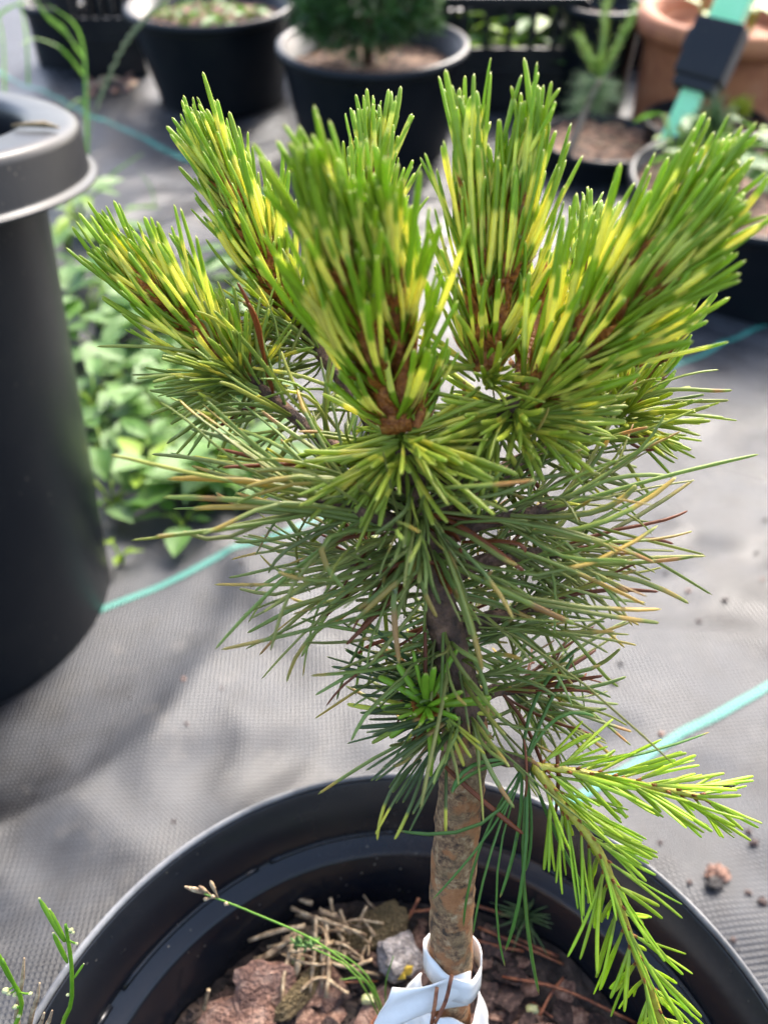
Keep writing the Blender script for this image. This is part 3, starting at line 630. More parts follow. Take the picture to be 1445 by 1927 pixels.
# skirts of last year's needles under the candles
axW = (PX(745, 700, 0.170) - PX(757, 850, 0.181)).normalized()
spray(PX(757, 832, 0.178), axW, 74, (0.0165, 0.0265), spread=(68, 125), parent=trunk, w=0.00135)
spray(PX(760, 850, 0.180), axW, 40, (0.0150, 0.023), spread=(95, 150), parent=trunk, droop=0.1, w=0.0013)
spray(PX(965, 782, 0.185), axW, 58, (0.0150, 0.0245), spread=(70, 130), parent=oW2, w=0.0015)
spray(PX(985, 775, 0.185), (0.5, 0.1, 0.2), 40, (0.015, 0.024), spread=(10, 80), parent=oW2, w=0.0014)
spray(PX(930, 805, 0.186), axW, 26, (0.015, 0.022), spread=(100, 150), parent=oW2, w=0.0014, droop=0.1)
axL = (PX(440, 690, 0.214) - PX(560, 790, 0.208)).normalized()
spray(PX(462, 715, 0.214), axL, 48, (0.018, 0.028), spread=(40, 105), parent=oW3, w=0.0012, pal=((0.32, 0.40, 0.07), SKY), bandp=0.5, droop=0.05)
axR = (PX(1250, 640, 0.226) - PX(1165, 775, 0.224)).normalized()
spray(PX(1165, 785, 0.224), axR, 60, (0.016, 0.026), spread=(30, 110), parent=oW4, w=0.0013, bandp=0.6)
spray(PX(548, 605, 0.225), (PX(440, 380, 0.221) - PX(548, 605, 0.225)), 40, (0.014, 0.02), spread=(50, 120), parent=oW5, w=0.0011, bandp=0.6)
spray(PX(910, 705, 0.188), UP, 24, (0.012, 0.02), spread=(20, 100), parent=oW2, w=0.0014, bandp=0.7)
# old foliage
foliage(pW3, 60, (0.022, 0.034), phi=(45, 80), parent=oW3, w=0.00115, pal=((0.31, 0.375, 0.08), SKY), dead=0.02)
foliage(pW5, 46, (0.018, 0.03), phi=(40, 80), parent=oW5, w=0.0011, pal=((0.31, 0.375, 0.08), SKY), dead=0.02)
foliage(pW4, 60, (0.022, 0.034), phi=(40, 75), parent=oW4, w=0.00115, pal=((0.29, 0.345, 0.07), SKY), dead=0.03)
foliage(pL1, 34, (0.030, 0.044), phi=(22, 60), parent=oL1, droop=0.06, dead=0.02)
foliage(pR1, 32, (0.026, 0.038), phi=(25, 65), parent=oR1, droop=0.05, dead=0.03)
foliage(pL2, 32, (0.026, 0.040), phi=(25, 62), parent=oL2, droop=0.12, dead=0.05)
foliage(pR2, 32, (0.026, 0.040), phi=(25, 65), parent=oR2, droop=0.08, dead=0.04)
foliage(pR3, 34, (0.022, 0.036), phi=(25, 70), parent=oR3, droop=0.06, dead=0.08)
foliage(pR4, 42, (0.018, 0.030), phi=(28, 70), parent=oR4, droop=0.02, dead=0.08)
foliage(tp[66:98], 84, (0.024, 0.038), phi=(75, 100), parent=trunk, droop=0.14, dead=0.05, t0=0.0)
foliage(tp[54:76], 44, (0.018, 0.030), phi=(75, 105), parent=trunk, droop=0.06, dead=0.12, t0=0.0)
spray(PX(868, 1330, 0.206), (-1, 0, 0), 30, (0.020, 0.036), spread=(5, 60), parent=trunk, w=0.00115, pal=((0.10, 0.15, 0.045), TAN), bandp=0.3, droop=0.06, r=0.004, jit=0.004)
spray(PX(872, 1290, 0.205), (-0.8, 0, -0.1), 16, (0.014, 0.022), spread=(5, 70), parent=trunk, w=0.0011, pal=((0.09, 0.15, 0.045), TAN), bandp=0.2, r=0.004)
foliage(tp[60:92], 70, (0.014, 0.024), phi=(105, 140), parent=trunk, droop=0.1, dead=0.1, t0=0.0, w=0.0012)
for k_ in (84, 89, 94):
    spray(tp[k_], UP, 9, (0.015, 0.026), spread=(50, 125), parent=trunk, w=0.0011, pal=(OLD, OLDY), bandp=0.25, droop=0.15, wig=0.03, r=0.004)
# individual conspicuous needles in front
def free(pts, w, c0, c1=None, band=(0.5, -1, 0.97), parent=None, wig=0.0):
    """a single long needle following points (px, py, depth): base, middle, tip"""
    a, m, e = (PX(*p) for p in pts); d1 = m - a; v = e - a
    bend = (v - 2 * d1) * 2; d = v - bend; L = d.length
    if L < 1e-5: return
    needle(a, d, L, w, bend / L, c0, c1 or c0, band, parent, wig)
for pts, w in [([(780, 1000, 0.186), (560, 920, 0.178), (312, 902, 0.172)], 0.0016), ([(770, 990, 0.185), (540, 950, 0.177), (306, 936, 0.172)], 0.0015), ([(790, 1010, 0.186), (560, 960, 0.178), (360, 958, 0.174)], 0.0015),
               ([(770, 960, 0.184), (620, 905, 0.178), (440, 948, 0.174)], 0.0014), ([(760, 960, 0.184), (620, 900, 0.178), (460, 918, 0.174)], 0.0014), ([(740, 940, 0.184), (600, 880, 0.18), (480, 866, 0.178)], 0.0014), ([(740, 930, 0.184), (600, 890, 0.18), (480, 888, 0.178)], 0.0014),
               ([(790, 1040, 0.187), (640, 1090, 0.178), (522, 1076, 0.173)], 0.0016), ([(800, 1000, 0.186), (620, 1010, 0.176), (648, 1108, 0.172)], 0.0016), ([(795, 1060, 0.187), (745, 1090, 0.178), (752, 1250, 0.175)], 0.0016), ([(795, 1060, 0.187), (760, 1085, 0.178), (668, 1168, 0.175)], 0.0015), ([(800, 1060, 0.187), (790, 1090, 0.179), (822, 1162, 0.176)], 0.0015),
               ([(810, 970, 0.186), (870, 1120, 0.176), (908, 1262, 0.173)], 0.0020), ([(820, 1050, 0.188), (960, 1120, 0.178), (1082, 1176, 0.176)], 0.0018), ([(830, 1000, 0.187), (960, 980, 0.180), (1198, 1045, 0.180)], 0.0014), ([(860, 1000, 0.187), (1040, 1060, 0.182), (1215, 1140, 0.182)], 0.0013),
               ([(850, 1060, 0.187), (1020, 1130, 0.183), (1245, 1146, 0.184)], 0.0013), ([(840, 1030, 0.186), (1030, 1080, 0.182), (1238, 988, 0.184)], 0.0013), ([(960, 970, 0.19), (1110, 965, 0.186), (1196, 912, 0.184)], 0.0015), ([(1000, 1000, 0.192), (1140, 980, 0.188), (1272, 897, 0.188)], 0.0014), ([(1020, 1010, 0.193), (1180, 1020, 0.192), (1302, 1000, 0.194)], 0.0014), ([(1010, 1060, 0.195), (1180, 1060, 0.194), (1308, 1047, 0.196)], 0.0014), ([(1000, 1090, 0.196), (1150, 1080, 0.194), (1296, 1136, 0.196)], 0.0014),
               ([(880, 1110, 0.195), (1090, 1150, 0.19), (1240, 1172, 0.192)], 0.0013), ([(900, 1180, 0.2), (1060, 1190, 0.198), (1198, 1214, 0.198)], 0.0014), ([(800, 1130, 0.192), (600, 1180, 0.186), (416, 1222, 0.186)], 0.0014), ([(780, 1140, 0.192), (620, 1170, 0.19), (540, 1284, 0.19)], 0.0014), ([(780, 1090, 0.192), (600, 1100, 0.19), (402, 1100, 0.19)], 0.0013),
               ([(870, 1330, 0.206), (780, 1420, 0.196), (740, 1440, 0.195)], 0.0013)]:
    m = U(0, 1); free(pts, w, vary((0.30, 0.35, 0.08), 0.2), vary(TAN if m < 0.2 else OLDY), (U(0.72, 0.95), U(0.04, 0.2), 0.965), trunk)
for pts in [[(790, 1430, 0.204), (735, 1490, 0.196), (710, 1582, 0.194)], [(792, 1430, 0.204), (745, 1500, 0.196), (706, 1570, 0.194)], [(800, 1435, 0.204), (775, 1510, 0.198), (742, 1580, 0.195)], [(840, 1420, 0.206), (838, 1500, 0.2), (838, 1570, 0.198)]]:
    free(pts, 0.0013, vary((0.17, 0.22, 0.07)), vary(SKY), (0.85, 0.2, 0.97), trunk)
for pts in [[(985, 1435, 0.204), (905, 1550, 0.198), (745, 1562, 0.196)], [(985, 1440, 0.204), (925, 1560, 0.2), (812, 1695, 0.2)], [(985, 1440, 0.204), (905, 1590, 0.2), (872, 1745, 0.204)], [(985, 1445, 0.204), (925, 1600, 0.2), (890, 1758, 0.206)], [(988, 1440, 0.204), (935, 1640, 0.203), (950, 1820, 0.212)],
            [(990, 1440, 0.204), (985, 1640, 0.203), (950, 1790, 0.212)], [(995, 1445, 0.204), (985, 1660, 0.205), (1014, 1872, 0.214)], [(990, 1450, 0.204), (1000, 1560, 0.205), (988, 1640, 0.206)], [(995, 1440, 0.205), (1050, 1580, 0.212), (1115, 1700, 0.222)], [(980, 1430, 0.205), (890, 1440, 0.2), (850, 1495, 0.197)],
            [(985, 1430, 0.205), (900, 1450, 0.2), (848, 1492, 0.198)], [(985, 1425, 0.206), (1010, 1310, 0.21), (1090, 1217, 0.212)], [(990, 1425, 0.206), (1030, 1330, 0.21), (1080, 1230, 0.212)], [(990, 1430, 0.206), (1050, 1350, 0.21), (1122, 1350, 0.212)], [(1000, 1435, 0.206), (1150, 1430, 0.208), (1335, 1377, 0.21)], [(980, 1440, 0.205), (975, 1560, 0.206), (940, 1690, 0.208)]]:
    free(pts, 0.00105, vary((0.13, 0.26, 0.05)), vary(TAN), (1.0, 0.02, 0.985), oR5)
for pts in [[(835, 1440, 0.203), (900, 1500, 0.2), (985, 1570, 0.2)], [(800, 1190, 0.195), (800, 1260, 0.193), (800, 1290, 0.193)], [(985, 1390, 0.202), (990, 1450, 0.2), (988, 1500, 0.2)], [(1045, 1410, 0.205), (1050, 1460, 0.205), (1045, 1530, 0.206)], [(870, 1020, 0.187), (960, 1020, 0.182), (988, 1040, 0.181)], [(830, 1060, 0.187), (760, 1060, 0.182), (720, 1080, 0.182)]]:
    free(pts, 0.0013, vary(RUST), None, (0.5, -1, 2), trunk)

# lime rootstock shoots
def lime_shoot(pts, n, L, r0, r1, phi=(50, 35), droop=0.0, flat=None):
    path, so = stem_shoot(pts, r0, r1, 'limestem', 'rootstock_shoot', 22); so['label'] = 'bright lime green young shoot with yellow stem'
    ns = len(path) - 1; sb = MB()
    for i in range(n):
        t = 0.06 + 0.94 * i / (n - 1); k = min(int(t * ns), ns - 1); T = (path[k + 1] - path[k]).normalized(); p = path[k].lerp(path[k + 1], t * ns - k)
        u_, v_ = frame(T); az = i * 2.39996 + U(-0.2, 0.2); ph = math.radians(phi[0] + (phi[1] - phi[0]) * t + U(-7, 7)); rad = u_ * math.cos(az) + v_ * math.sin(az); tan = T.cross(rad)
        d = T * math.cos(ph) + rad * math.sin(ph); base = p + rad * (r0 + (r1 - r0) * t) * 0.8; l = L * 1.28 * U(0.75, 1.1) * (1 if t < 0.9 else 0.8)
        sb.tube([base, base + d * 0.0014], [0.0004, 0.0004], 5)
        for s in range(rng.choice((2, 3, 3))):
            dd = d + tan * U(-0.2, 0.2) + rad * U(-0.15, 0.15)
            needle(base + d * 0.001, dd, l * U(0.85, 1.08), 0.00102 * U(0.8, 1.2), UP * -droop + T * 0.1 + Vector((U(-1, 1), U(-1, 1), U(-1, 1))) * 0.12, vary(LIME, 0.22), vary((0.42, 0.55, 0.06)), (0.1, 0.2, 0.98), so)
    o = sb.build('needle_sheaths', M['scale'], so); o['kind'] = 'stuff'
lime_shoot([(1000, 1440, 0.203), (1100, 1455, 0.204), (1210, 1477, 0.205), (1326, 1502, 0.207)], 36, 0.0130, 0.0011, 0.0008, phi=(48, 28))
lime_shoot([(1002, 1440, 0.203), (1060, 1515, 0.202), (1130, 1610, 0.203), (1172, 1730, 0.207), (1225, 1870, 0.214), (1270, 2000, 0.222), (1300, 2080, 0.23)], 66, 0.0148, 0.0013, 0.0010, phi=(42, 34), droop=0.05)
me = rock(0.0014, 0.001, 0.001, 5, 2, 0.6); me.materials.append(M['darkbit']); o = obj('black_debris', me); o.location = PX(1371, 1480, 0.208)
tag(o, 'tiny black crumb stuck on the lime shoot tip', 'debris')

# link needles: the 300 largest in view as objects, the others as one part
def score(q):
    c = to_px(q.base + q.d * q.L * 0.6 + q.bend * q.L * 0.36)
    if c is None or not (-20 < c[0] < 1465 and -20 < c[1] < 1947): return 0
    t = to_px(q.base + q.d * q.L + q.bend * q.L); s = to_px(q.base)
    return math.hypot(t[0] - s[0], t[1] - s[1]) * q.w * FPX / c[2]
order = sorted(NEED, key=score, reverse=True)
for q in order[:300]:
    V, F, TT = needle_geo(q, 5, (0, 0.2, 0.45, 0.7, 0.9, 0.975)); k = len(V)
    me = bpy.data.meshes.new('needle'); me.from_pydata([tuple(p) for p in V], [], F); me.polygons.foreach_set('use_smooth', [True] * len(F))
    set_attrs(me, TT, [(*q.c0, 1)] * k, [(*q.c1, 1)] * k, [(*q.band, 1)] * k); me.materials.append(M['needle'])
    obj('needle', me, q.parent)
AV = []; AF = []; AT = []; A0 = []; A1 = []; AB = []
for q in order[300:]:
    V, F, TT = needle_geo(q, 6, (0, 0.15, 0.33, 0.5, 0.68, 0.84, 0.93, 0.98)); k = len(V); o_ = len(AV)
    AV += [tuple(p) for p in V]; AF += [tuple(i + o_ for i in f) for f in F]; AT += TT; A0 += [(*q.c0, 1)] * k; A1 += [(*q.c1, 1)] * k; AB += [(*q.band, 1)] * k
me = bpy.data.meshes.new('needles'); me.from_pydata(AV, [], AF); me.polygons.foreach_set('use_smooth', [True] * len(AF))
set_attrs(me, AT, A0, A1, AB); me.materials.append(M['needle']); o = obj('needles', me, pine, world=True); o['kind'] = 'stuff'
print('needles', len(NEED))

m, t_, b_ = mat('water_drop'); b_.inputs['Transmission Weight'].default_value = 1.0; b_.inputs['Roughness'].default_value = 0.0; b_.inputs['IOR'].default_value = 1.33; M['water'] = m
b = MB(); bm = bmesh.new(); bmesh.ops.create_icosphere(bm, subdivisions=2, radius=1); iv = [v.co.copy() for v in bm.verts]; if_ = [tuple(v.index for v in f.verts) for f in bm.faces]; bm.free()
for q in rng.sample(order[:1400], 150):
    P_ = needle_path(q, [U(0.15, 0.9)])[0]; r_ = U(0.00025, 0.0006); P_ = P_ + Vector((U(-0.3, 0.3), -0.6, 0.5)).normalized() * (q.w * 0.45)
    b.add([P_ + v * r_ for v in iv], if_)
o = b.build('water_drops', M['water'], pine, world=True); o['kind'] = 'stuff'

# ------------------------------------------------------------------ white tag wound round the trunk
def tcenter(f):  # point on the trunk path by fraction
    k = f * 110; i = min(int(k), 109); return tp[i].lerp(tp[i + 1], k - i)
tagr = thing('plant_tag', tcenter(0.14), 'white plastic strip tag looped round the base of the pine trunk', 'plant tag')
def sheet(rows, name):
    """rows of points -> thick strip"""
    v = [p for r in rows for p in r]; n = len(rows[0]); f = [(i * n + k, i * n + k + 1, (i + 1) * n + k + 1, (i + 1) * n + k) for i in range(len(rows) - 1) for k in range(n - 1)]
    mb = MB(); mb.add(v, f); o = mb.build(name, M['tag'], tagr, world=True)
    md = o.modifiers.new('thick', 'SOLIDIFY'); md.thickness = 0.0005; md.offset = 0; return o
def ringpt(f, ang, r):
    c = tcenter(f); T = (tcenter(min(1, f + 0.02)) - tcenter(max(0, f - 0.02))).normalized()
    u_ = (Vector((1, 0, 0)) - T * T.x).normalized(); w_ = T.cross(u_)      # w_ points away from the camera side
    return c + u_ * (r * math.cos(ang)) + w_ * (r * math.sin(ang))
NT = len(tp)
def fr_at(py):   # trunk fraction whose centre projects to row py
    best = min(range(NT), key=lambda i: abs(to_px(tp[i])[1] - py)); return best / 110
f_hi, f_lo, f_low2, f_bot = fr_at(1800), fr_at(1838), fr_at(1866), fr_at(1990)
rows = []
for i in range(61):       # loop around the trunk, slanting
    a = math.radians(-215 + i * 6.6); s = math.sin(a)
    k = (1 - math.cos(math.radians(i * 6))) / 2
    r = 0.0088 + 0.0012 * math.sin(a * 1.0 + 0.6) + 0.0009 * noise.noise(Vector((a * 1.5, 2, 1)))
    rows.append([ringpt(f_lo + (f_hi - f_lo) * q - 0.012 * math.cos(a) * (1 if s < 0 else 0.2), a, r) for q in (0, 0.33, 0.66, 1.0)])
sheet(rows, 'loop')
rows = []
for i in range(41):       # wide lower part opening towards the viewer's left
    a = math.radians(-200 + i * 5.6)
    row = []
    for q in range(9):
        t = q / 8; f = f_low2 + 0.006 * math.sin(a * 3) + (f_bot - f_low2) * t - 0.012 * math.cos(a)
        r = 0.0092 + t * (0.0075 + 0.010 * max(0, -math.cos(a))) + 0.0006 * math.sin(a * 5 + t * 4) + 0.0016 * noise.noise(Vector((a * 1.7, t * 3.1, 4))) * min(1, t * 3)
        row.append(ringpt(max(0.004, f), a, r))
    rows.append(row)
sheet(rows, 'wrap')
rows = []
for i in range(15):      # loose flap crossing in front
    t = i / 14; c0_ = PX(738 + 148 * t, 1858 - 26 * t + 6 * math.sin(t * 3), 0.2345 - 0.003 * math.sin(t * 3.1)); c1_ = PX(690 + 190 * t, 1960 - 70 * t ** 0.7, 0.240 - 0.004 * math.sin(t * 3.1))
    rows.append([c0_.lerp(c1_, q / 6) + Vector((0, -0.0008 * math.sin(q * 1.3 + t * 5), 0)) for q in range(7)])
sheet(rows, 'flap')
for pts in ([(812, 1927, 0.231), (818, 1890, 0.2305), (822, 1858, 0.231)], [(818, 1925, 0.230), (838, 1885, 0.2295), (850, 1835, 0.229)]):
    P = [PX(*p) for p in pts]; b = MB(); b.tube(bez(P, 6), [0.0006] * 7, 6); o = b.build('fallen_needle', M['rust']); tag(o, 'rust brown dead needle caught on the white plastic tag', 'needle', 'dead needles caught on the tag')

# ------------------------------------------------------------------ small plants inside the main pot
def tuft(name, base, label, n, L, w, m, spread, cat='seedling', stem=0.01, mstem='twig', up=0.1):
    r = thing(name, base, label, cat); b = MB(); b.tube([(0, 0, -0.004), (0.0005, 0, stem * 0.5), (0, 0.0005, stem)], [0.0011, 0.001, 0.0008], 6); b.build('stem', M[mstem], r)
    b = MB()
    for i in range(n):
        az = U(0, 6.28); ph = math.radians(U(*spread)); d = Vector((math.cos(az) * math.sin(ph), math.sin(az) * math.sin(ph), math.cos(ph))); l = U(*L)
        s = Vector((0, 0, stem * U(0.5, 1))); pts = [s, s + d * l * 0.5 + Vector((0, 0, up * l * 0.2)), s + d * l + Vector((0, 0, U(-0.3, 0.6) * up * l))]
        b.tube(bez(pts, 4), [w, w, w * 0.9, w * 0.7, w * 0.2], 4)
    o = b.build('needles', M[m], r); o['kind'] = 'stuff'; return r
p = at_z(985, 1745, SOIL); tuft('pine_seedling', (p.x, p.y, soil_h(p.x, p.y)), 'tiny green pine seedling tuft on the potting soil behind the trunk', 90, (0.008, 0.016), 0.00035, 'conifer2', (0, 105), stem=0.012, up=0.4)

def rod(name, pts, r, m, parent, n=8, sides=6):
    b = MB(); P = bez(pts, n); rr = r if hasattr(r, '__len__') else (r, r); b.tube(P, [rr[0] + (rr[1] - rr[0]) * i / n for i in range(n + 1)], sides); return b.build(name, M[m], parent, world=True)
# grass stalk with a small seed head
gb = PX(735, 1935, 0.284); gb.z = soil_h(gb.x, gb.y)
gs = thing('grass_stalk', gb, 'thin green grass stalk with cream seed head arching over the pot ledge', 'grass')
rod('stalk', [gb, PX(700, 1860, 0.276), PX(600, 1775, 0.262), PX(470, 1715, 0.252), PX(385, 1682, 0.247)], (0.00042, 0.00028), 'grass', gs, 20)
for (x0, y0, x1, y1) in ((405, 1690, 347, 1668), (402, 1688, 374, 1667), (412, 1692, 396, 1657), (400, 1690, 383, 1692), (430, 1703, 424, 1700), (398, 1686, 360, 1670), (408, 1690, 398, 1686)):
    a, c = PX(x0, y0, 0.2485), PX(x1, y1, 0.2465); b = MB(); b.tube([a.lerp(c, t) for t in (0, 0.35, 0.6, 0.8, 0.95, 1)], [0.0002, 0.0003, 0.0006, 0.0007, 0.0004, 0.0001], 7); b.build('spikelet', M['straw'], gs, world=True)
for pts in ([gb, PX(665, 1830, 0.276), PX(570, 1778, 0.27), PX(545, 1775, 0.27)], [gb, PX(700, 1850, 0.277), PX(640, 1795, 0.272), PX(560, 1775, 0.27)], [gb, PX(690, 1850, 0.28), PX(640, 1843, 0.279)], [gb, PX(725, 1860, 0.272), PX(740, 1800, 0.266)]):
    rod('leaf_blade', pts, (0.0004, 0.0002), 'grass', gs, 10, 5)
b = MB()
for i in range(26):
    c = PX(U(552, 600), U(1768, 1782), 0.269); s = U(0.0006, 0.0012); b.tube([c, c + Vector((U(-1, 1), U(-1, 1), U(-1, 1))) * s * 1.6, c + Vector((U(-1, 1), U(-1, 1), U(-1, 1))) * s * 2.4], [s * 0.5, s * 0.7, s * 0.1], 5)
o = b.build('flower_cluster', M['weed2'], gs, world=True); o['kind'] = 'stuff'

# seed-pod weeds at the near left of the pot
def podweed(rootpx, name_label, stem, pods, buds, depth):
    base = Vector((-0.062, 0.075 + depth, 0)); base.z = soil_h(base.x, base.y)
    r = thing('seed_pod_weed', base, name_label, 'weed')
    rod('stem', [base] + [PX(*p) for p in stem], (0.0008, 0.0004), 'pod', r, 22)
    SP_ = bez([base] + [PX(*p) for p in stem], 60)
    for a, c, w in pods:
        w *= 0.62; A, C = PX(*a), PX(*c); b = MB(); ts = (0, 0.12, 0.3, 0.6, 0.85, 0.97, 1); b.tube([A.lerp(C, t) for t in ts], [w * k for k in (0.4, 0.8, 1, 1, 0.9, 0.5, 0.4)], 8); po = b.build('pod', M['pod'], r, world=True)
        b = MB(); e = C - A; b.tube([C - e * 0.01, C + e * 0.015, C + e * 0.03], [w * 0.35, w * 0.6, w * 0.4], 7); b.build('pod_tip', M['podtip'], po)
    for x, y, d, s in buds:
        s *= 0.6; me = rock(s, s * 0.9, s * 0.8, x, 2, 0.3); me.materials.append(M['podtip']); o = obj('bud', me, r); B_ = PX(x, y, d); o.location = B_ - base
        near = min(SP_, key=lambda k_: (k_ - B_).length); rod('pedicel', [near, near.lerp(B_, 0.5) + Vector((0, 0, -0.0004)), B_], (0.00028, 0.00025), 'pod', r, 4, 5)
    return r
podweed(None, 'green weed with two long slender seed pods at the pot rim', [(136, 1990, 0.232), (136, 1880, 0.218), (135, 1815, 0.212), (128, 1765, 0.208), (124, 1740, 0.206)],
        [((122, 1772, 0.208), (75, 1692, 0.204), 0.0011), ((128, 1812, 0.211), (101, 1757, 0.207), 0.0010), ((139, 1842, 0.213), (158, 1814, 0.212), 0.0006), ((124, 1772, 0.208), (94, 1712, 0.2055), 0.0009)],
        [(134, 1750, 0.206, 0.0009), (138, 1755, 0.206, 0.0007), (128, 1872, 0.216, 0.0007), (145, 1776, 0.207, 0.0006)], 0.0)
podweed(None, 'green weed with round cream buds beside dry brown stalks', [(52, 2010, 0.232), (42, 1890, 0.216), (25, 1848, 0.212), (5, 1805, 0.208)],
        [((24, 1850, 0.212), (-6, 1790, 0.207), 0.0010), ((38, 1895, 0.216), (24, 1896, 0.216), 0.0007)], [(11, 1864, 0.212, 0.0014), (18, 1870, 0.212, 0.0009), (28, 1873, 0.213, 0.0008), (36, 1912, 0.217, 0.0008), (30, 1895, 0.216, 0.0010), (58, 1870, 0.213, 0.0008)], 0.012)
for (x0, y0, x1, y1) in ((55, 1990, 46, 1803), (76, 1990, 75, 1850), (80, 2000, 84, 1906), (92, 2000, 99, 1902)):
    a, c = PX(x0, y0, 0.228), PX(x1, y1, 0.213); d = (a - c); g = a + d * 1.2; g.x = max(g.x, -0.075); g.z = SOIL
    b = MB(); b.tube(bez([g, a, c], 10), [0.0010, 0.001, 0.001, 0.0009, 0.0009, 0.0009, 0.0008, 0.0008, 0.0007, 0.0006, 0.0003], 6); o = b.build('dry_stalk', M['straw']); tag(o, 'thin upright dry brown stalk at the near pot rim', 'stalk', 'dry stalks at the pot rim')

# ------------------------------------------------------------------ tall black pot on the left
def pot_profile(R, Hh, taper, rimw, riml, thick=0.004):
    rb = R - rimw - taper
    return rb
lp = thing('tall_plant_pot', (-0.407, 0.506, 0), 'tall matt black plant pot with wide flat rim standing beside the weeds', 'plant pot', rot=(-0.034, math.radians(3.4), 0))
b = MB(); b.lathe([(0, 0.004), (0.141, 0.004), (0.147, 0.0), (0.151, 0.003), (0.152, 0.012), (0.156, 0.362), (0.156, 0.3692), (0.1515, 0.369), (0.147, 0.02), (0, 0.016)], 128, closed=False); b.build('body', M['pot'], lp)
b = MB(); b.lathe([(0.1553, 0.3682), (0.1905, 0.3684), (0.1934, 0.3694), (0.1938, 0.3708), (0.1922, 0.3716), (0.1888, 0.3722), (0.1880, 0.3740), (0.1862, 0.3960), (0.1848, 0.3998), (0.1815, 0.4018), (0.1770, 0.4024), (0.1570, 0.4024), (0.1515, 0.4010), (0.1490, 0.3960), (0.1490, 0.3710), (0.1530, 0.3700), (0.1530, 0.3930), (0.1553, 0.3950)], 160); b.build('rim', M['pot_grey'], lp)
b = MB(); b.lathe([(0, 0.30), (0.14, 0.30), (0.150, 0.302)], 64, closed=False); b.build('soil', M['soil'], lp)
b = MB(); b.tube([(-0.014, 0, 0), (-0.004, 0.001, 0.001), (0.006, 0.002, 0.0012), (0.014, 0.001, 0)], [0.0008, 0.0016, 0.0022, 0.0008], 6)
o = b.build('dry_leaf_scrap', M['leafdead']); q = PX(88, 231, 0.62)
tag(o, 'small brown scrap of dry leaf on the tall pot rim', 'debris')
lm = Matrix.Translation(lp.location) @ Matrix.Rotation(math.radians(3.2), 4, 'Y')
o.location = lm @ Vector((0.140 * 1.2, 0.02, 0.4035)); o.rotation_euler = (0, math.radians(3), 0.1)

# ------------------------------------------------------------------ pots on the bank behind
TILT = math.atan(0.176)
def on_bank(x, y): return Vector((x, y, bank(y) + 0.004))
def back_pot(x, y, R, Hh, label, m='pot', taper=0.82, lip=0.012, soil=0.03, name='plant_pot', soilm='mulch', lean=0):
    FLAT_ = (x, y, R)
    r = thing(name, on_bank(x, y), label, 'plant pot', rot=(TILT + lean, 0, 0)); rb = R * taper
    b = MB(); b.lathe([(0, 0.003), (rb * 0.96, 0.003), (rb, 0), (rb * 1.005, 0.006), (R - lip * 0.9, Hh - lip * 2.2), (R - lip * 0.7, Hh - lip * 0.6), (R - lip * 1.4, Hh - lip * 0.6), (rb - 0.006, 0.01), (0, 0.008)], 96, closed=False); b.build('body', M[m], r)
    b = MB(); b.lathe([(R - lip * 0.75, Hh - lip * 1.5), (R - lip * 0.1, Hh - lip * 1.3), (R, Hh - lip * 0.8), (R - lip * 0.1, Hh - lip * 0.2), (R - lip * 0.6, Hh), (R - lip * 1.2, Hh - lip * 0.2), (R - lip * 1.45, Hh - lip * 0.9)], 96); b.build('rim', M[m], r)
    b = MB(); zs = Hh - soil; rs = rb + (R - rb) * zs / Hh - lip * 0.6
    v = [(0, 0, zs + 0.006)]; f = []
    for i in range(1, 12):
        for k in range(48):
            a = 2 * math.pi * k / 48; rr = rs * i / 11; v.append((rr * math.cos(a), rr * math.sin(a), zs + 0.008 * noise.noise(Vector((rr * math.cos(a) * 30 + x * 9, rr * math.sin(a) * 30, 1)))))
    for k in range(48): f.append((0, 1 + k, 1 + (k + 1) % 48))
    for i in range(10):
        for k in range(48): f.append((1 + i * 48 + k, 1 + (i + 1) * 48 + k, 1 + (i + 1) * 48 + (k + 1) % 48, 1 + i * 48 + (k + 1) % 48))
    b.add(v, f); b.build('soil', M[soilm], r)
    return r, zs
def place_rim(px, py, a):  # axis of a bank pot whose rim centre shows at px,py at depth a
    return PX(px, py, a)
def pot_at_rim(px, py, Rpx, a, Hh, label, **kw):
    c = PX(px, py, a); R = Rpx * a / FPX
    # walk down the bank normal by the pot's height
    nrm = Vector((0, -math.sin(TILT), math.cos(TILT))); base = c - nrm * Hh
    r, zs = back_pot(base.x, base.y, R, Hh, label, **kw); r.location = (base.x, base.y, bank(base.y) + 0.004); return r, zs, R
def depth_for(px, py, Rpx, Hh):
    """depth at which a pot of height Hh stands on the bank with its rim centre at the pixel"""
    nrm = Vector((0, -math.sin(TILT), math.cos(TILT))); a = 0.6
    while a < 3:
        b_ = PX(px, py, a) - nrm * Hh
        if b_.z <= bank(b_.y): break
        a += 0.004
    return a
def RP(px, py, Rpx, Hh, label, **kw):
    a = depth_for(px, py, Rpx, Hh); return pot_at_rim(px, py, Rpx, a, Hh, label, **kw)
potA, zA, RA = RP(395, 8, 160, 0.185, 'big black plant pot with small weeds growing in it', taper=0.76, soil=0.035)
potB, zB, RB = RP(702, 82, 183, 0.185, 'black plant pot holding a dense dark dwarf conifer', taper=0.80, soil=0.045)
potC, zC, RC = RP(1138, 8, 82, 0.20, 'plain black plant pot between the crate and the terracotta pot', taper=0.84)
potT, zT, RT = RP(1385, 22, 182, 0.21, 'orange terracotta pot with thick rounded rim', m='terracotta', taper=0.80, lip=0.030, soil=0.05, soilm='terracotta')
potS, zS, RS = RP(1130, 262, 118, 0.055, 'low black pot of brown needle mulch holding the pale sapling', taper=0.9, lip=0.008, soil=0.012)
potV, zV, RV = RP(1330, 232, 118, 0.09, 'black pot of mulch in front of the terracotta pot', taper=0.88, lip=0.008, soil=0.02)
